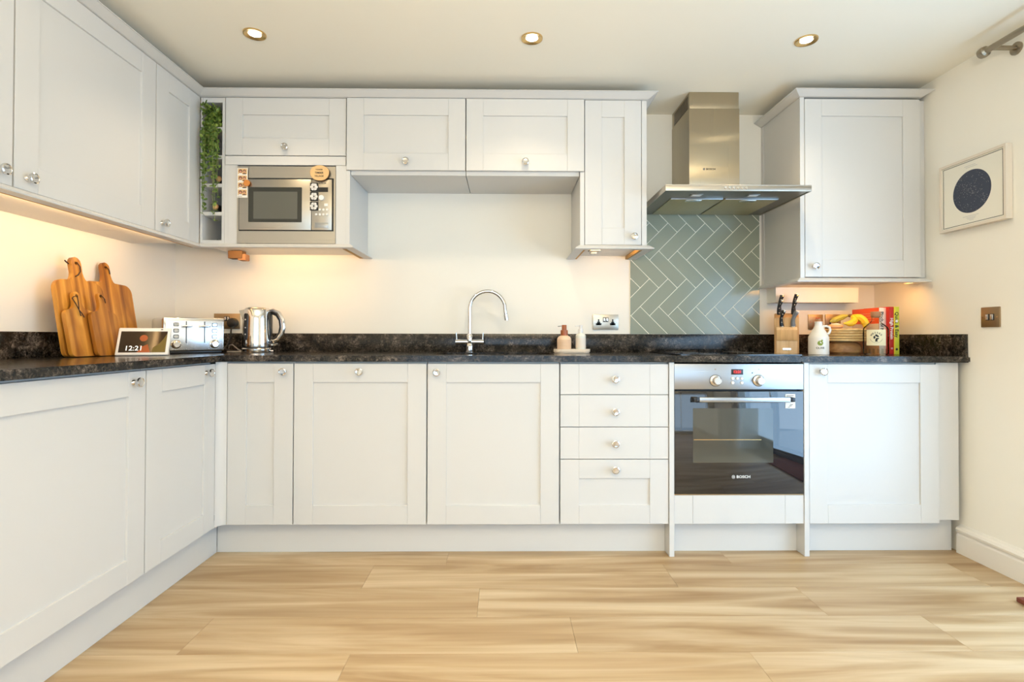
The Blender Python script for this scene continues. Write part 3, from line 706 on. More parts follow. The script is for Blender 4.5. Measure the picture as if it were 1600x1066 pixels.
pl = [(.047 * cos(k * pi / 16) * (1 + .03 * sin(3 * k * pi / 16)), .0395 * sin(k * pi / 16) * (1 + .04 * cos(2 * k * pi / 16))) for k in range(32)]
obj('bark', MB().prism([(a * 1.03, b_ * 1.03) for a, b_ in pl], -.004, 0, plane='XZ'), M['bark'], tm)
obj('face', MB().prism(pl, -.0065, -.004, plane='XZ'), M['slice'], tm)
for s_, z_, sz in (('TOWER', .016, .010), ('TIMBER', 0, .013), ('VILLAGE', -.016, .012)): text('lettering', s_, sz, (-.002, -.0067, z_), M['ink'], tm)
for k, py in enumerate((302 - 9, 316 - 8.3, 330.5 - 7.6)):
    lab = ('uppermost', 'middle', 'lowest')[k] + ' of three square black and white flower magnets on the microwave'
    tm = thing('square_magnet', lab, 'magnet', (ox + U(492.4), -.3565, mz0 + V(py)))
    obj('tile_back', MB().box(-.020, .020, -.0040, 0, -.0215, .0215, .001), M['ink'], tm)
    rr = random.Random(k); mb = MB()
    for q_ in range(6):
        an = q_ * 1.05 + k; cx_, cz_ = .011 * cos(an), .0115 * sin(an)
        mb.prism([(cx_ + .0072 * cos(i * pi / 5) * (1 + .25 * rr.random()), cz_ + .0065 * sin(i * pi / 5) * (1 + .25 * rr.random())) for i in range(10)], -.0048, -.0038, plane='XZ')
    obj('flower_print', mb, M['whitep'], tm)

# lamps --------------------------------------------------------------------
def downlight(x, y_, lab, grp=None, power=15):
    t = thing('ceiling_downlight', lab, 'downlight', (x, y_, CEIL), group=grp)
    obj('bezel', MB().lathe([(.024, .001), (.026, -.0012), (.036, -.0035), (.042, -.006), (.045, -.005), (.046, -.0002), (.046, .001)], seg=32, caps=False), M['brass'], t)
    obj('bulb', MB().lathe([(.0255, -.0008), (.018, -.0022), (.001, -.0026)], seg=24), M['lamp'], t)
    l = bpy.data.lights.new('downlight', 'SPOT'); l.energy = power; l.color = (1, .78, .50); l.spot_size = R(125); l.spot_blend = .8; l.shadow_soft_size = .03
    lo = bpy.data.objects.new('downlight_beam', l); COL.objects.link(lo); lo.location = (x, y_, CEIL - .012)
downlight(.805, -.770, 'left ceiling downlight above the microwave')
downlight(1.975, -.756, 'middle ceiling downlight above the tap')
downlight(3.153, -.758, 'right ceiling downlight above the cooker hood')
for x, lab in ((.805, 'left'), (1.975, 'middle'), (3.153, 'right')):
    downlight(x, -3.3, lab + ' ceiling downlight of the second row nearer the added rear window')
def underlight(name_lab, x0, x1, y0, y1, z, power, col=(1, .61, .27), face=(R(90), 0, 0), up=0):
    if up: area('undercabinet_spill', ((x0 + x1) / 2, (y0 + y1) / 2, z - .018), (R(165), 0, 0) if face[0] else (0, R(165), 0), abs(x1 - x0), abs(y1 - y0), up, (1, .64, .28))
    o = obj('undercabinet_lamp', MB().box(x0, x1, y0, y1, z - .004, z, .001), M['whitep'], None)
    tag(o, name_lab, 'lamp'); 
    area('undercabinet_glow', ((x0 + x1) / 2, (y0 + y1) / 2, z - .010), face, abs(x1 - x0) if face[0] else .010, .010 if face[0] else abs(y1 - y0), power, col)
underlight('slim strip lamp under the left wall cabinets', .272, .296, -1.80, -.42, 1.4562, 2.0, face=(0, R(90), 0), up=2.2)
underlight('slim strip lamp under the microwave cabinet', .40, 1.0, -.315, -.292, 1.4562, .95, up=1.2)
underlight('slim strip lamp under the narrow tall wall cabinet', 2.30, 2.50, -.315, -.292, 1.4562, .42, up=.35)
underlight('slim strip lamp under the right wall cupboard', 3.40, 3.93, -.362, -.338, 1.2955, 1.2, (1, .47, .12), (R(38), 0, 0))
# junction boxes seen under cabinets
t = thing('lamp_transformer', 'small brown plug box hanging under the microwave cabinet', 'transformer', (.42, -.12, 1.4565))
obj('box', MB().box(-.045, .030, -.035, .015, -.043, -.001, .003), M['bark'], t); obj('cover', MB().box(.005, .047, -.030, .02, -.052, -.018, .004), M['cork'], t)
t = thing('connector_block', 'small grey connector block under the narrow tall wall cabinet', 'connector', (2.335, -.26, 1.4560))
obj('box', MB().box(-.035, .02, -.02, .035, -.014, -.0005, .002), M['nickel'], t); obj('cap', MB().box(-.02, .012, .04, .075, -.02, -.0005, .002), M['clear'], t)

# wall plates -------------------------------------------------------------
def plate(name, lab, cat, loc, w_, h_, rot=0, m='bronze'):
    t = thing(name, lab, cat, loc, rot)
    obj('face_plate', MB().box(-w_ / 2, w_ / 2, -.007, -.0005, -h_ / 2, h_ / 2, .002), M[m], t)
    for s_ in (-1, 1): obj('screw', MB().lathe([(.0025, 0), (.0025, .001)], (s_ * (w_ / 2 - .011), -.007, 0), 'Y', 8), M['chrome'], t)
    return t
def socket(name, lab, loc, m):
    t = plate(name, lab, 'socket', loc, .146, .086, m=m)
    for s_ in (-1, 1):
        pin = MB().box(s_ * .040 - .004, s_ * .040 + .004, -.0075, -.0068, -.002, .016).box(s_ * .040 - .016, s_ * .040 + .016, -.0075, -.0068, -.018, -.006).box(s_ * .040 - .009, s_ * .040 + .009, -.0075, -.0068, -.018, .002)
        obj('pin_holes', pin, M['black'], t)
        r_ = obj('rocker_surround', MB().box(s_ * .008 - .0075, s_ * .008 + .0075, -.0078, -.0068, .000, .027), M['black'], t)
        obj('rocker', MB().box(s_ * .008 - .0045, s_ * .008 + .0045, -.011, -.0075, .003, .024, .001), M['chrome'], r_)
    return t
socket('double_socket', 'steel double socket on the back wall beside the green tiles', (2.435, 0, 1.080), 'steel')
socket('double_socket', 'bronze double socket on the back wall between toaster and kettle', (.295, 0, 1.080), 'bronze')
def dswitch(lab, loc, rot=0, w_=.088):
    t = plate('light_switch', lab, 'switch', loc, w_, .088, rot)
    for s_ in (-1, 1):
        r_ = obj('rocker_surround', MB().box(s_ * .011 - .009, s_ * .011 + .009, -.0078, -.0068, -.014, .014, .0003), M['black'], t)
        obj('rocker', MB().box(s_ * .011 - .006, s_ * .011 + .006, -.012, -.0075, -.012, .012, .001), M['chrome_s'], r_)
    return t
dswitch('bronze double light switch on the right wall', (WALL_R, -.722, 1.0855), -pi / 2)
dswitch('bronze double switch on the back wall behind the bananas', (3.7375, 0, 1.083))
t = plate('cooker_switch', 'bronze cooker switch with a red rocker behind the ceramic jug', 'switch', (3.6375, 0, 1.083), .085, .086)
obj('rocker_surround', MB().box(.000, .026, -.0078, -.0068, -.022, .012), M['black'], t); obj('red_rocker', MB().box(.003, .023, -.012, -.0075, -.019, .009, .0015), M['switchred'], t)
obj('label_mark', MB().box(.000, .009, -.0075, -.0068, .020, .025).box(.013, .022, -.0075, -.0068, .020, .025), M['bred'], t)
# plug and cable of kettle
t = thing('kettle_plug', 'black plug with its cable in the bronze socket beside the kettle', 'plug', (.335, -.0075, 1.070))
obj('plug_body', MB().lathe([(.027, 0), (.028, .012), (.024, .032), (.010, .036)], (0, 0, 0), 'Y', 20), M['black'], t)
obj('cable', MB().tube([(0, -.024, -.018), (0, -.03, -.045), (.0, -.035, -.085), (-.012, -.04, -.12), (-.02, -.06, -.145), (.03, -.09, -.1535), (.08, -.09, -.155)], .0042), M['black'], t)
o = obj('toaster_cable', MB().tube([(.335, -.06, .93), (.345, -.075, .945), (.37, -.09, .95), (.41, -.11, .925), (.44, -.125, .9145), (.46, -.18, .9145), (.43, -.205, .9145), (.40, -.20, .9145)], .003), M['cable'], None)
tag(o, 'thin pale cable looping behind the toaster towards the kettle', 'cable')

# tap ----------------------------------------------------------------------
t = thing('kitchen_tap', 'chrome swan neck mixer tap behind the sink', 'tap', (1.668, -.085, .9103))
obj('base', MB().lathe([(.026, 0), (.026, .004), (.023, .006), (.023, .032), (.018, .040), (.016, .048)], seg=28), M['chrome'], t)
obj('crossbar', MB().cyl((-.076, 0, .056), (.076, 0, .056), .0135, seg=20), M['chrome'], t)
obj('collar', MB().lathe([(.015, .048), (.017, .062), (.0165, .092), (.012, .1)], seg=24), M['chrome'], t)
for s_ in (-1, 1):
    h_ = obj('lever', MB().cyl((s_ * .071, 0, .06), (s_ * .074, -.002, .108), .0042, .0032, seg=12), M['chrome'], t)
    obj('lever_collar', MB().cyl((s_ * .05, 0, .056), (s_ * .0775, 0, .056), .0145, seg=20), M['chrome'], h_)
c = (.098, .2385); pts = [(0, 0, .09), (0, 0, .16), (0, 0, .215)]
for a in range(180, 8, -12): pts.append((c[0] + .098 * cos(R(a)), 0, c[1] + .098 * sin(R(a))))
pts += [(.196, 0, .225), (.200, 0, .205)]
sp = obj('spout', MB().tube(pts, .0102, 14), M['chrome'], t)
obj('nozzle', MB().cyl((.199, 0, .208), (.204, 0, .176), .0125, seg=18), M['chrome'], sp)
obj('nozzle_ring', MB().cyl((.1998, 0, .203), (.2002, 0, .2005), .0118, seg=18), M['black'], sp)

# tray with soap bottles ---------------------------------------------------
t = tag(obj('soap_tray', MB().prism(rrect(-.094, .094, -.045, .045, .04, 8), 0, .008, bev=.003).prism(rrect(-.096, .096, -.047, .047, .042, 8), .007, .021, holes=[rrect(-.088, .088, -.039, .039, .035, 8)]), M['tray'], None, loc=(2.2175, -.20, .9103)), 'oval cream stone tray carrying two pump bottles', 'tray')
t = thing('soap_dispenser', 'ribbed peach soap bottle with brown pump on the tray', 'soap bottle', (2.177, -.20, .9187))
pr = [(.001, 0), (.036, 0), (.038, .004)]
for k in range(14): pr += [(.038, .006 + k * .0042), (.0368, .008 + k * .0042)]
pr += [(.036, .069), (.031, .077), (.021, .083), (.018, .084)]
obj('bottle', MB().lathe(pr, seg=32), M['peach'], t)
p = obj('pump', MB().lathe([(.0195, .084), (.0195, .112), (.014, .113), (.013, .1135), (.013, .138), (.012, .14)], seg=24), M['amber'], t)
obj('nozzle', MB().tube([(0, 0, .134), (-.02, -.006, .134), (-.035, -.01, .132)], .0026), M['chrome_s'], p)
t = thing('soap_dispenser', 'slim milky clear soap bottle with white pump on the tray', 'soap bottle', (2.265, -.20, .9187))
obj('bottle', MB().lathe([(.001, 0), (.025, 0), (.027, .003), (.027, .084), (.022, .092), (.012, .097), (.012, .101)], seg=28), M['clear'], t)
obj('label', MB().lathe([(.0273, .02), (.0273, .07)], seg=28, caps=False), M['creamp'], t)
p = obj('pump', MB().lathe([(.0125, .100), (.0125, .118), (.007, .119), (.007, .133), (.011, .134), (.011, .139)], seg=18), M['whitep'], t)
obj('nozzle', MB().tube([(0, 0, .136), (-.02, -.006, .136), (-.03, -.01, .134)], .0028), M['whitep'], p)

# kettle -------------------------------------------------------------------
t = thing('kettle', 'polished steel jug kettle on its base left of the sink', 'kettle', (.543, -.17, .9103))
obj('power_base', MB().lathe([(.075, 0), (.077, .004), (.077, .018), (.072, .024)], seg=40).box(.06, .09, -.012, .012, .002, .012, .002), M['chrome'], t)
obj('base_gap', MB().lathe([(.071, .0235), (.071, .029)], seg=40), M['black'], t)
bd = obj('body', MB().lathe([(.0735, .029), (.0742, .034), (.0735, .06), (.0715, .12), (.0685, .18), (.0665, .222), (.064, .228), (.060, .231)], seg=48), M['chrome'], t)
obj('lid', MB().lathe([(.060, .2305), (.055, .236), (.030, .240), (.001, .241)], seg=40), M['chrome_s'], t)
mb = MB(); vs = []
sp_ = [(-.060, -.028, .226), (-.060, .028, .226), (-.098, 0, .222), (-.067, -.018, .165), (-.067, .018, .165)]
v = [mb.b.verts.new(q_) for q_ in sp_]
for f in ((0, 2, 1), (0, 3, 2), (1, 2, 4), (2, 3, 4), (0, 1, 4, 3)): mb.b.faces.new([v[i] for i in f])
obj('spout', mb, M['chrome'], t)
wd = obj('level_window', MB().prism([(p_[0], p_[1]) for p_ in rrect(-.0105, .0105, -.070, .070, .0104)], -.003, .006, plane='XZ').xf(Matrix.Translation((0, 0, .135)) @ Matrix.Rotation(R(-23), 4, 'Z') @ Matrix.Translation((0, -.0720, 0))), M['black'], t)
for z in (-.035, 0, .042): obj('level_mark', MB().lathe([(.004, 0), (.004, .0008)], (0, 0, z), 'Y', 10).xf(Matrix.Translation((0, 0, .13)) @ Matrix.Rotation(R(-23), 4, 'Z') @ Matrix.Translation((0, -.0752, 0))), M['whitep'], wd)
hp = [(.055, 0, .214), (.085, 0, .220), (.112, 0, .208), (.132, 0, .175), (.137, 0, .135), (.130, 0, .098), (.110, 0, .070), (.088, 0, .062), (.068, 0, .072)]
obj('handle', MB().tube(hp, [.011, .012, .012, .012, .012, .012, .011, .010, .009], 12, flat=1.2), M['chrome'], t)
hp2 = [(x * .93 if x > .08 else x, 0, z + (.135 - z) * .10) for x, _, z in hp]
obj('handle_grip', MB().tube(hp2, .0095, 12, flat=1.3), M['black'], t)
obj('hinge_strip', MB().box(.0665, .0755, -.014, .014, .06, .215, .003), M['black'], t)
obj('switch_lever', MB().tube([(.070, 0, .040), (.095, 0, .041), (.112, 0, .043)], .0042, flat=1.8), M['chrome_s'], t)

# toaster --------------------------------------------------------------------
t = thing('toaster', 'polished steel four slice toaster in the corner beside the smart display', 'toaster', (.241, -.277, .9103), R(44))
tw, td, th = .271, .25, .178
obj('feet', MB().box(-tw / 2 + .01, tw / 2 - .01, -td / 2 + .012, td / 2 - .01, 0, .014, .003), M['black'], t)
obj('body', MB().box(-tw / 2, tw / 2, -td / 2 + .006, td / 2, .013, th, .014, seg=4), M['chrome_s'], t)
obj('front_bezel', MB().box(-tw / 2 + .002, tw / 2 - .002, -td / 2, -td / 2 + .012, .012, th - .001, .005, seg=3), M['chrome'], t)
fp = obj('front_plate', MB().box(-tw / 2 + .012, tw / 2 - .010, -td / 2 - .0015, -td / 2 + .004, .016, th - .016, .002), M['satin_bright'], t)
yf = -td / 2 - .0015
for sx in (-.037, .043):
    sl = obj('lever_slot', MB().box(sx - .0022, sx + .0022, yf - .0008, yf + .001, .052, .158), M['black'], fp)
    obj('lever', MB().box(sx - .022, sx + .022, yf - .022, yf - .010, .130, .140, .003).box(sx - .005, sx + .005, yf - .012, yf, .131, .139), M['chrome_s'], sl)
for sx in (-.080, .088):
    for z in (.142, .112, .083):
        rg = obj('button_ring', MB().prism(rrect(sx - .0115, sx + .0115, z - .0095, z + .0095, .004), yf - .001, yf + .001, plane='XZ'), M['black'], fp)
        obj('button', MB().prism(rrect(sx - .0088, sx + .0088, z - .0068, z + .0068, .003), yf - .003, yf, plane='XZ', bev=.0008), M['chrome'], fp)
    obj('dial', MB().lathe([(.022, 0), (.022, .003), (.018, .005), (.016, .018), (.013, .020)], (sx, yf, .045), 'Y', 28), M['chrome'], fp)
    obj('dial_ring', MB().lathe([(.0235, 0), (.0235, .0012)], (sx, yf, .045), 'Y', 28), M['nickel'], fp)
mb = MB()
for y_ in (-.06, .03):
    for x_ in (-.062, .062): mb.box(x_ - .05, x_ + .05, y_ - .016, y_ + .016, th - .0006, th + .0006)
obj('bread_slots', mb, M['black'], t)

# smart display ---------------------------------------------------------------
t = thing('smart_display', 'white smart display reading 12:21 leaning beside the chopping boards', 'smart display', (.298, -.7035, .9103), R(17))
mb = MB().box(-.099, .099, 0, .012, .0, .128, .005, seg=3).xf(Matrix.Translation((0, -.0, .0035)) @ Matrix.Rotation(R(-22), 4, 'X'))
obj('bezel', mb, M['whitep'], t)
obj('back_shell', MB().prism([(.012, .001), (.095, .001), (.062, .09), (.052, .108)], -.080, .080, plane='YZ'), M['creamp'], t)
Q = Matrix.Translation((0, 0, .0035)) @ Matrix.Rotation(R(-22), 4, 'X')
sc = obj('screen', MB().box(-.087, .087, -.0008, .001, .012, .110).xf(Q), M['screen'], t)
obj('screen_picture', MB().prism([(-.012, .045), (.0, .04), (.018, .05), (.030, .012), (-.02, .012), (-.005, .03)], -.0012, -.0007, plane='XZ').lathe([(.015, 0), (.015, .0005)], (.0, -.0007, .078), 'Y', 20).xf(Q), M['s_o'], sc)
obj('screen_field', MB().prism([(.035, .012), (.087, .012), (.087, .10), (.075, .075), (.060, .05), (.04, .035)], -.0012, -.0007, plane='XZ').xf(Q), M['s_g'], sc)
o = text('clock_digits', '12:21', .031, (0, 0, 0), M['s_w'], sc, bold=0); o.data.transform(Q @ Matrix.Translation((-.032, -.0014, .030)))
obj('camera_dot', MB().box(.060, .068, -.0006, .001, .117, .121).xf(Q), M['black'], t)

# chopping boards -------------------------------------------------------------
def board(lab, x, yc, w_, bh, th_, hw, lean, thick=.017, hook=1, yaw=0):
    """body height bh, total height th_, handle half width hw"""
    t = thing('chopping_board', lab, 'chopping board', (x, yc, .9105), (R(-lean), 0, pi / 2 + yaw))
    r = .022; pl = []
    for k in range(5): a = R(180 + 90 * k / 4); pl.append((-w_ / 2 + r + r * cos(a), r + r * sin(a)))
    for k in range(5): a = R(270 + 90 * k / 4); pl.append((w_ / 2 - r + r * cos(a), r + r * sin(a)))
    R2 = .042 if w_ > .2 else .026
    for k in range(6): a = R(90 * k / 5 * .9); pl.append((w_ / 2 - R2 + R2 * cos(a), bh - R2 + R2 * sin(a)))
    pl += [(hw + .020, bh + .003), (hw + .010, bh + .009), (hw + .004, bh + .020), (hw, bh + .036)]
    for k in range(7): a = R(180 * k / 6); pl.append((hw * cos(a), th_ - hw + hw * sin(a)))
    n_ = len(pl); half = [p_ for p_ in pl[10:]]
    left = [(-x_, z_) for x_, z_ in reversed(pl[10:20])]
    poly = pl + left
    hole = [(.007 * cos(2 * pi * k / 10), th_ - hw + .007 * sin(2 * pi * k / 10)) for k in range(10)]
    obj('slab', MB().prism(poly, -thick, 0, holes=[hole], plane='XZ', bev=.002), M['board'], t, smooth=40)
    z = th_ - hw
    if hook == 1: pts = [(0, .004, z), (0, -thick - .004, z + .002), (.010, -thick - .006, z - .015), (.008, -thick - .006, z - .035), (-.006, -thick - .005, z - .052), (-.018, -thick - .004, z - .058)]
    elif hook == 2: pts = [(-.03, -thick - .004, z - .012), (-.022, -thick - .004, z - .006), (.0, -thick - .003, z), (-.004, -thick - .005, z - .03), (-.008, -thick - .006, z - .06), (.004, -thick - .006, z - .075), (.012, -thick - .005, z - .09)]
    else: pts = [(0, .004, z), (0, -thick - .004, z + .002), (.012, -thick - .005, z - .012), (.014, -thick - .004, z - .03)]
    obj('cord', MB().tube(pts, .0022 if w_ > .2 else .0018, 8), M['cord'], t)
    if hook == 1: obj('cord_tail', MB().tube([(-hw + .002, -.005, z - .004), (-hw - .012, -.012, z - .003), (-hw - .028, -.016, z + .004)], .0028, 8), M['cord'], t)
    if hook == 2: obj('cord_strand', MB().tube([(-.03, -thick - .004, z - .012), (-.018, -thick - .005, z - .035), (-.008, -thick - .006, z - .06), (-.004, -thick - .006, z - .085)], .0018, 8), M['cord'], t)
    return t
board('large wooden chopping board at the back right with a bright stripe', .085, -.562, .290, .328, .425, .024, 9.5, hook=3)
board('large wooden chopping board on the left with a looped dark cord', .122, -.775, .250, .315, .418, .027, 9.5, hook=1)
board('small wooden paddle board on the left with a knotted cord', .152, -.826, .150, .192, .268, .018, 11, hook=2, thick=.015)
board('small wooden paddle board in front beside the smart display', .172, -.722, .150, .188, .272, .0155, 11, hook=3, thick=.014)
# knife block -------------------------------------------------------------------
t = thing('knife_block', 'stepped wooden knife block on the worktop right of the hob', 'knife block', (3.388, -.155, .9103), R(-27))
obj('rear_block', MB().prism([(-.055, 0), (.075, 0), (.085, .185), (.045, .216), (.020, .216), (-.055, .19)], -.058, .058, plane='YZ', bev=.002), M['blockwood'], t)
obj('front_block', MB().prism([(-.090, 0), (-.0555, 0), (-.0555, .140), (-.078, .138), (-.086, .126)], -.049, .049, plane='YZ', bev=.0015), M['blockwood_l'], t)
obj('dark_band', MB().box(-.0488, .0488, -.0915, -.0845, .068, .124, .0008), M['blockwood'], t)
bdg = obj('badge', MB().prism(rrect(-.020, .020, .018, .029, .004), -.0925, -.0885, plane='XZ'), M['chrome_s'], t)
def knife(lab, x, y0, z0, L_, m='black', tilt=0, big=1.0):
    k_ = thing('knife', lab, 'knife', (3.388 + x * cos(R(-27)) - y0 * sin(R(-27)), -.155 + x * sin(R(-27)) + y0 * cos(R(-27)), .9103 + z0), (R(8), R(tilt), R(-27)))
    n_ = 9; pts = []; rad = []
    for i in range(n_):
        s = i / (n_ - 1); pts.append((-.006 * sin(s * pi) * 1.2 + .006 * s * s, 0, .006 + s * L_)); rad.append((.0115 - .003 * sin(s * pi)) * big)
    obj('handle', MB().tube(pts, rad, 10), M[m], k_)
    obj('bolster', MB().cyl((0, 0, -.004), (-.001, 0, .010), .0095 * big, .010 * big, seg=12), M['chrome_s'], k_)
    obj('end_cap', MB().cyl((pts[-1][0] - .0006, 0, L_), (pts[-1][0], 0, L_ + .009), .0112 * big, .0085 * big, seg=12), M['chrome_s'] if m == 'black' else M['whitep'], k_)
    if m == 'black':
        for s in (.25, .52, .78): obj('rivet', MB().lathe([(.0022, 0), (.0022, .001)], (-.005 * sin(s * pi) + .004 * s, -.0098 * big, .006 + s * L_), 'Y', 8), M['chrome'], k_)
    return k_
knife('black handled knife standing tallest at the rear left of the knife block', -.028, .035, .205, .105, tilt=2)
knife('black handled knife in the middle left of the knife block', -.033, .006, .192, .090, tilt=3)
knife('black handled knife at the front left of the knife block', -.022, -.066, .140, .082, tilt=3, big=.92)
knife('black handled knife standing tallest at the rear right of the knife block', .040, .035, .205, .108, tilt=3)
knife('black handled knife in the middle right of the knife block', .036, .006, .192, .083, tilt=3)
knife('grey handled knife at the front right of the knife block', .030, -.066, .140, .078, m='upvc', tilt=9, big=1.15)

# olive jug ------------------------------------------------------------------------
t = thing('olive_oil_jug', 'cream ceramic oil jug with OLIVE and a green olive printed on it', 'jug', (3.416, -.40, .9103), R(-22)); t.scale = (.93, .93, .925)
bd = obj('body', MB().lathe([(.001, 0), (.0475, 0), (.049, .002), (.049, .090), (.048, .096), (.040, .114), (.030, .132), (.0205, .150), (.019, .158), (.0185, .171), (.0205, .172), (.0205, .176), (.017, .177)], seg=40), M['ceramic'], t)
obj('cork', MB().lathe([(.013, .175), (.014, .190), (.012, .192)], seg=18), M['cork'], t)
obj('handle', MB().tube([(.018, 0, .150), (.036, 0, .153), (.050, 0, .146), (.054, 0, .132), (.050, 0, .118), (.042, 0, .110)], .0062, 10), M['ceramic'], t)
def curved(o, r):
    for v_ in o.data.vertices:
        x_ = v_.co.x; d_ = -v_.co.y - r; a_ = x_ / r; v_.co.x = (r + d_) * sin(a_); v_.co.y = -(r + d_) * cos(a_)
ol = obj('olive_print', MB().lathe([(.013, 0), (.013, .0006)], (0, -.0491, .062), 'Y', 20).lathe([(.0045, 0), (.0045, .0006)], (.008, -.0491, .076), 'Y', 10), M['green'], bd); curved(ol, .049)
tx = text('lettering', 'OLIVE', .0135, (0, -.0494, .036), M['ink'], bd, sx=1.1); curved(tx, .049)

# ribbed bowl with fruit ---------------------------------------------------------
o = obj('wooden_bowl', MB().lathe([(.001, 0), (.070, 0), (.078, .010), (.080, .030), (.074, .048), (.060, .0625), (.001, .0645)], seg=36), M['darkwood'], None, loc=(3.640, -.245, .9103))
tag(o, 'rounded dark wooden bowl turned over beneath the ribbed fruit bowl', 'bowl')
t = thing('ribbed_fruit_bowl', 'ribbed pale wooden bowl holding bananas behind the ceramic jug', 'bowl', (3.645, -.245, .9752))
for k in range(5):
    z = .0065 + k * .0132; r = .096 + k * .0010
    obj('ring', MB().lathe([(r - .010, z - .0060), (r - .002, z - .0060), (r + .002, z - .003), (r + .0025, z), (r + .002, z + .003), (r - .002, z + .0062), (r - .010, z + .0062), (r - .010, z - .0060)], seg=44, caps=False), M['bowlwood'], t)
obj('bowl_base', MB().lathe([(.001, .0), (.088, .0), (.088, .008), (.001, .008)], seg=40), M['bowlwood'], t)

def bez(pts, n=14):
    pts = [Vector(p) for p in pts]; out = []
    for i in range(n):
        u = i / (n - 1); q_ = pts[:]
        while len(q_) > 1: q_ = [a.lerp(b_, u) for a, b_ in zip(q_, q_[1:])]
        out.append(q_[0])
    return out
BS = Vector((3.678, -.245, 1.112))
def banana(lab, pts, r, m='banana'):
    b_ = thing('banana', lab, 'banana', BS, group=None)
    P_ = bez(pts, 16); n_ = len(P_); rad = []
    for i in range(n_): q_ = i / (n_ - 1); rad.append(r * min(1, .34 + q_ * 2.2) * min(1, (1 - q_) * 4 + .2))
    obj('skin', MB().tube(P_, rad, 7), M[m], b_, smooth=50)
    d_ = (P_[0] - P_[1]).normalized(); obj('stalk', MB().cyl(P_[0] - d_ * .002, P_[0] + d_ * .012 , r * .36, r * .46, seg=8), M['bstem'], b_)
banana('plump yellow banana at the right of the bunch', [(.006, -.004, -.003), (.030, -.03, -.006), (.062, -.05, -.030), (.036, -.052, -.068)], .0185)
banana('yellow banana in the middle of the bunch', [(-.002, -.010, -.006), (.004, -.036, -.020), (-.006, -.055, -.052), (-.075, -.060, -.044)], .0165)
banana('dull green yellow banana at the left of the bunch', [(-.010, .004, -.002), (-.035, .010, -.004), (-.068, .012, -.024), (-.105, .006, -.034)], .0155, 'bananag')
t = thing('pastry', 'flat orange and cream pastry at the left of the fruit bowl', 'pastry', (3.588, -.262, 1.0385))
obj('base', MB().ball((0, 0, .013), .034, sc=(1.1, .9, .45)), M['bpeach'], t)
obj('icing', MB().ball((.002, 0, .021), .026, sc=(1.1, .9, .4)), M['bwhite'], t)

# glass bottle ------------------------------------------------------------------
t = thing('glass_spirit_bottle', 'square shouldered clear glass bottle with a cream WESSEX label and wooden stopper', 'bottle', (3.700, -.402, .9103), R(-33))
pr = [(.001, 0), (.046, 0), (.052, .004), (.0535, .012), (.0535, .125), (.050, .136), (.036, .149), (.020, .163), (.0165, .172), (.0165, .183), (.019, .184), (.019, .189)]
inn = [(r - .004 if r > .02 else max(.001, r - .003), max(z, .008)) for r, z in pr]
gb = obj('glass_body', MB().lathe(pr, seg=36), M['glass'], t, smooth=40)
fl = MB()
for k in range(18):
    a = 2 * pi * k / 18; fl.tube([(.0530 * cos(a), .0530 * sin(a), .004), (.0538 * cos(a), .0538 * sin(a), .030)], .0022, 6)
obj('base_flutes', fl, M['glass'], gb)
obj('stopper', MB().lathe([(.016, .184), (.021, .190), (.022, .194), (.022, .212), (.020, .214)], seg=20), M['cork'], t)
seg = MB(); rr_ = .0542; n_ = 10; v0 = []
for i in range(n_ + 1):
    a = R(-90 - 46 + 92 * i / n_); v0.append((rr_ * cos(a), rr_ * sin(a)))
lb = MB()
for i in range(n_):
    q4 = [lb.b.verts.new(p_) for p_ in ((*v0[i], .046), (*v0[i + 1], .046), (*v0[i + 1], .124), (*v0[i], .124))]; lb.b.faces.new(q4)
lb_ = obj('label', lb, M['label'], gb); sol = 1
def ringpts(r0, r1, a0, a1, cz, n=20):
    return [(r1 * cos(R(a0 + (a1 - a0) * k / n)), cz + r1 * sin(R(a0 + (a1 - a0) * k / n))) for k in range(n + 1)] + [(r0 * cos(R(a1 - (a1 - a0) * k / n)), cz + r0 * sin(R(a1 - (a1 - a0) * k / n))) for k in range(n + 1)]
em = MB(); yb = -rr_ - .0003
for a0 in (20, 140, 260): em.prism([(.003 * cos(R(a0)), .086 + .003 * sin(R(a0)))] + [(.012 * cos(R(a0 + d_)), .086 + .012 * sin(R(a0 + d_))) for d_ in (-8, 15, 40, 62, 88)], yb - .0004, yb, plane='XZ')
em.lathe([(.005, 0), (.005, .0006)], (0, yb, .096), 'Y', 12); em.box(-.004, .004, yb - .0005, yb, .066, .080)
em.prism(ringpts(.0262, .0270, 195, 345, .086), yb - .0004, yb, plane='XZ')
e_ = obj('emblem', em, M['ink'], gb); curved(e_, .0545)
for i, ch in enumerate('WESSEX'):
    a = R(148 - 116 * i / 5); tx = text('lettering', ch, .0115, (0, 0, 0), M['ink'], gb, rot=(0, 0, 0))
    tx.data.transform(Matrix.Translation((.0225 * cos(a), -rr_ - .0005, .086 + .0225 * sin(a))) @ Matrix.Rotation(-(a - pi / 2), 4, 'Y') @ Matrix.Rotation(pi / 2, 4, 'X')); curved(tx, .0545)
tx = text('lettering', 'GIN', .007, (0, -rr_ - .0005, .0675), M['ink'], gb)
curved(tx, .0545)

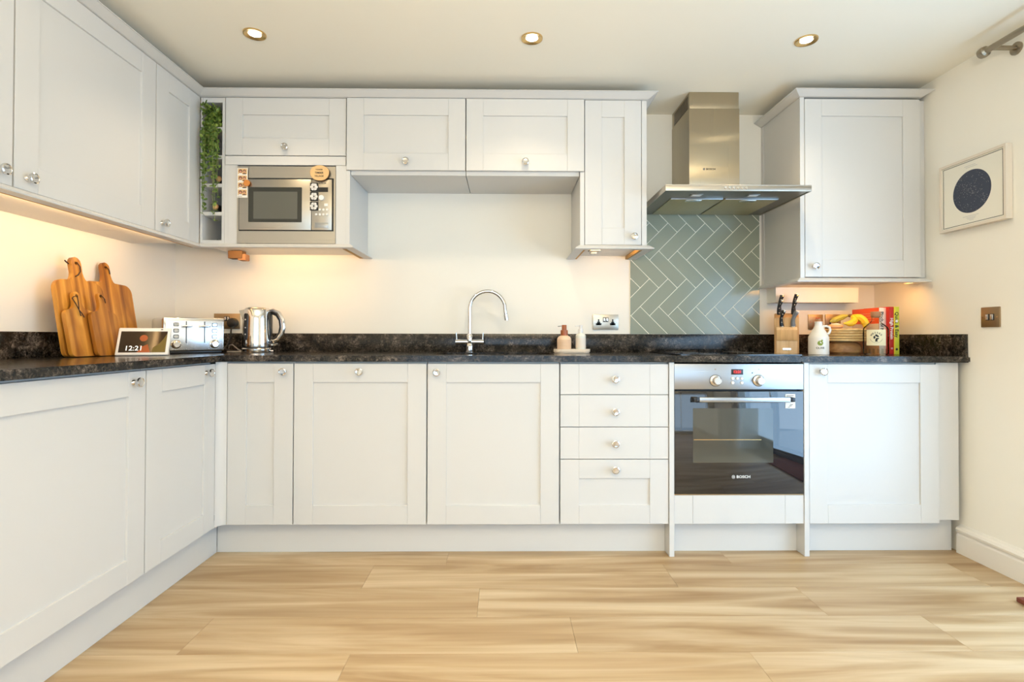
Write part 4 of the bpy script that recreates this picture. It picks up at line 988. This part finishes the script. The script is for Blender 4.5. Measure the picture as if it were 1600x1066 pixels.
# books ------------------------------------------------------------------------
def book(lab, x, yf, w_, h_, d_, cover, rz=0, tilt=0, spine=None, scol='whitep', size=.014, extra=None):
    t = thing('book', lab, 'book', (x, yf, .9105), (0, R(tilt), R(rz)))
    c = MB().box(0, .002, 0, d_, 0, h_, .0004).box(w_ - .002, w_, 0, d_, 0, h_, .0004).box(0, w_, -.001, .002, 0, h_, .0008)
    obj('cover', c, M[cover], t); obj('pages', MB().box(.002, w_ - .002, .002, d_ - .003, .002, h_ - .003), M['pages'], t)
    if spine:
        for s_, z_, sz, mm in spine: text('spine_lettering', s_, sz, (w_ / 2, -.0016, z_), M[mm], t, rot=(pi / 2, R(90), 0))
    return t
t = book('white spined cookbook with an orange cover behind the glass bottle', 3.766, -.335, .024, .2365, .205, 'bwhite', spine=[('Pinch of Nom', .150, .024, 'ink')])
obj('front_cover', MB().box(-.0012, 0, .001, .205, .0, .2365), M['borange'], t)
obj('cover_band', MB().box(-.0018, -.0011, .001, .2045, .128, .156), M['bwhite'], t); obj('cover_lower', MB().box(-.0018, -.0011, .001, .2045, .001, .128), M['bpeach'], t)
mb = MB()
for z in (.172, .184, .196, .208): mb.box(-.0018, -.0011, .03, .18, z, z + .002)
obj('cover_lines', mb, M['bpeach'], t)
book('thin pink spined book between the white and red cookbooks', 3.7908, -.335, .0098, .236, .19, 'bpink')
book('red spined cookbook left of the lime green one', 3.8015, -.358, .021, .2405, .19, 'bred', spine=[('High Protein', .130, .021, 'whitep'), ('D', .030, .012, 'whitep')])
t = book('lime green spined cookbook at the right end of the row', 3.8235, -.358, .027, .2405, .19, 'bgreen', spine=[('Quick & Easy', .150, .024, 'ink')])
obj('spine_flower', MB().lathe([(.007, 0), (.007, .0005)], (.0135, -.0015, .168), 'Y', 12), M['whitep'], t); obj('spine_mark', MB().lathe([(.006, 0), (.006, .0005)], (.0135, -.0015, .026), 'Y', 12), M['ink'], t)
obj('spine_edge', MB().box(-.0003, .004, -.0016, 0, .002, .2385), M['banana'], t)
# picture on the right wall --------------------------------------------------------
t = thing('framed_star_map', 'pale framed print of a dark round star map on the right wall', 'picture', (WALL_R, -.655, 1.6525), -pi / 2)
fw, fh = .168, .1585
obj('frame', MB().prism([(-fw, -fh), (fw, -fh), (fw, fh), (-fw, fh)], -.030, -.001, holes=[[(-fw + .012, -fh + .012), (-fw + .012, fh - .012), (fw - .012, fh - .012), (fw - .012, -fh + .012)]], plane='XZ', bev=.0008), M['frame'], t, smooth=0)
bk = obj('print', MB().box(-fw + .011, fw - .011, -.0235, -.020, -fh + .011, fh - .011), M['mount'], t)
a, b_ = fw - .018, fh - .018
obj('border_line', MB().prism([(-a, -b_), (a, -b_), (a, b_), (-a, b_)], -.0242, -.0234, holes=[[(-a + .002, -b_ + .002), (-a + .002, b_ - .002), (a - .002, b_ - .002), (a - .002, -b_ + .002)]], plane='XZ'), M['ink'], bk)
dc = obj('star_disc', MB().lathe([(.096, 0), (.096, .0006)], (0, -.0234, .002), 'Y', 56), M['navy'], bk)
mb = MB(); rr = random.Random(4)
for k in range(230):
    a = rr.random() * 2 * pi; r = .092 * math.sqrt(rr.random()); x_, z_ = r * cos(a), .002 + r * sin(a)
    if rr.random() < .4: r2 = .3; x_, z_ = x_ * .9 , .002 + (-x_ * .55) + rr.gauss(0, .014)
    if x_ * x_ + (z_ - .002) ** 2 > .0085: continue
    s = rr.choice((.0005, .0007, .0011)); mb.prism([(x_ - s, z_), (x_, z_ - s), (x_ + s, z_), (x_, z_ + s)], -.0247, -.0240, plane='XZ')
obj('stars', mb, M['star'], dc, smooth=0)
mb = MB()
for x0, x1, z in ((-.035, .02, .119), (-.028, .03, .112), (-.045, .035, -.108), (-.028, .022, -.115), (-.022, .018, -.121), (-.012, .010, -.127)): mb.box(x0, x1, -.0241, -.0234, z, z + .0015)
obj('caption_lines', mb, M['star'], bk)

# curtain pole and curtain ------------------------------------------------------------
t = thing('curtain_pole', 'aged nickel curtain pole with ball end high on the right wall', 'curtain pole', (3.88, -.810, 2.200))
obj('pole', MB().cyl((0, .0, 0), (0, -2.4, 0), .0125, seg=20), M['nickel'], t)
obj('finial', MB().lathe([(.012, -.018), (.021, -.012), (.023, 0), (.021, .012), (.012, .018)], (0, .008, 0), 'Y', 22), M['nickel'], t)
for y_ in (-.035, -2.3):
    br = obj('bracket', MB().cyl((.0, y_, -.004), (.097, y_, -.004), .0095, seg=14), M['nickel'], t)
    obj('bracket_plate', MB().lathe([(.026, 0), (.026, .006), (.020, .009)], (.0995, y_, -.006), mt=Matrix.Rotation(-pi / 2, 4, 'Y'), seg=20), M['nickel'], br)
def curtain(lab, y0, y1):
    n_ = 60; mb = MB(); ra, rb = [], []
    for i in range(n_ + 1):
        u = i / n_; y_ = y0 + (y1 - y0) * u; x_ = 3.885 + .028 * sin(u * 2 * pi * 7)
        ra.append((x_, y_)); rb.append((x_ + .004, y_))
    mb.prism(ra + rb[::-1], .03, 2.178)
    tag(obj('curtain', mb, M['curtain'], None, smooth=60), lab, 'curtain')
curtain('white patio door curtain seen only as a reflection in the oven glass', -3.16, -2.72)
t = tag(obj('doormat', MB().box(3.792, 4.14, -1.62, -1.012, .001, .019, .003), M['mat'], None), 'rust brown coir mat corner at the right picture edge on the floor', 'mat')
# contents of the rack: bottles, plant -----------------------------------------------------
def wine(lab, x, z, ys=-.30, m='black'):
    t = thing('wine_bottle', lab, 'bottle', (x, ys, z))
    obj('glass', MB().lathe([(.0365, 0), (.0375, .004), (.0375, .17), (.030, .195), (.0155, .215), (.0145, .28)], (0, .285, 0), 'Y', 24), M[m], t)
    obj('capsule', MB().lathe([(.0152, 0), (.0162, .002), (.0162, .012), (.0155, .05), (.012, .052)], (0, .055, 0), 'Y', 20), M['black'], t)
    obj('copper_ring', MB().lathe([(.0118, 0), (.0152, 0), (.0152, .0015), (.0118, .0015)], (0, .0035, 0), 'Y', 20), M['cork'], t)
    obj('cork_end', MB().lathe([(.0105, 0), (.0105, .002)], (0, .0030, 0), 'Y', 14), M['slice'], t)
wine('dark wine bottle lying in the rack cubby below the trailing plant ends', .386, 1.600 + .018 + .0378)
wine('dark wine bottle lying in the rack cubby hidden behind the trailing stems', .402, 1.742 + .018 + .0378)
o = obj('spectacles', MB().tube([(-.02, 0, .003), (-.012, -.004, .007), (0, -.002, .004), (.008, 0, .008), (.016, .004, .016), (.022, .006, .017)], .0022, 8).tube([(-.022, .01, .002), (.018, .012, .003)], .002, 8), M['black'], None, loc=(.418, -.31, 1.477))
tag(o, 'small dark curled wire piece on the lowest rack shelf', 'wire')
t = thing('trailing_plant', 'green trailing pot plant hanging down over the open rack shelves', 'plant', (.3945, -.20, 2.045))
obj('pot', MB().lathe([(.026, 0), (.036, .06), (.038, .06), (.038, .068), (.033, .068)], seg=24), M['peach'], t)
obj('soil', MB().lathe([(.031, .060), (.031, .064)], seg=16), M['bark'], t)
rr = random.Random(11); st = MB(); lf = MB(); lf2 = MB()
def leaf(mb, p, d, s):
    d = d.normalized(); sd = d.cross(Vector((rr.uniform(-1, 1), rr.uniform(-1, 1), rr.uniform(-1, 1)))).normalized(); up = d.cross(sd)
    pts = [p, p + d * s * .35 + sd * s * .56 + up * s * .05, p + d * s * .8 + sd * s * .46, p + d * s * 1.05, p + d * s * .8 - sd * s * .46, p + d * s * .35 - sd * s * .56 + up * s * .05, p + d * s * .55 - up * s * .12]
    v = [mb.b.verts.new(q_) for q_ in pts]
    for i in range(6): mb.b.faces.new((v[i], v[(i + 1) % 6], v[6]))
ends = [(-.034, -.165, -.44), (-.022, -.170, -.41), (.030, -.172, -.475), (.022, -.178, -.44), (-.038, -.16, -.34), (.012, -.17, -.25), (.0, -.175, -.20), (-.012, -.165, -.25), (.036, -.165, -.36), (-.028, -.18, -.22), (.022, -.175, -.15), (-.005, -.17, -.12), (-.036, -.15, -.16), (.034, -.16, -.20), (-.018, -.185, -.30), (.028, -.183, -.30), (-.030, -.172, -.10), (.010, -.165, -.07)]
for ex, ey, ez in ends:
    top = Vector((rr.uniform(-.03, .03), -.10 - rr.random() * .04, .085 + rr.random() * .015))
    P_ = bez([(0, 0, .065), (ex * .4, -.06, .10), (ex * .8, ey - .01, .105), (ex, ey - .012, ez * .35), (ex + rr.uniform(-.006, .006), ey, ez)], 26)
    st.tube(P_, .0011, 5)
    for i in range(2, 26):
        for side in (-1, 1):
            a = i * 1.57 + (0 if side > 0 else pi)
            d = Vector((cos(a), sin(a) * .8, rr.uniform(-.35, .3))); s = rr.uniform(.012, .020)
            q_ = P_[i] + Vector((rr.uniform(-.002, .002), 0, rr.uniform(-.004, .004)))
            if abs(q_.x + d.normalized().x * s) > .049: d.x *= -.3; d.y = -abs(d.y) - .2
            leaf(lf if rr.random() < .6 else lf2, q_, d, s)
for k in range(150):
    q_ = Vector((rr.uniform(-.038, .038), -.16 + rr.uniform(-.02, .05), rr.uniform(.03, .108)))
    leaf(lf if rr.random() < .5 else lf2, q_, Vector((rr.uniform(-.4, .4), -.7, rr.uniform(-.6, .6))), rr.uniform(.013, .020))
obj('stems', st, M['stem'], t)
tag(obj('leaves', lf, M['leaf'], t, smooth=0), kind='stuff'); tag(obj('pale_leaves', lf2, M['leaf2'], t, smooth=0), kind='stuff')
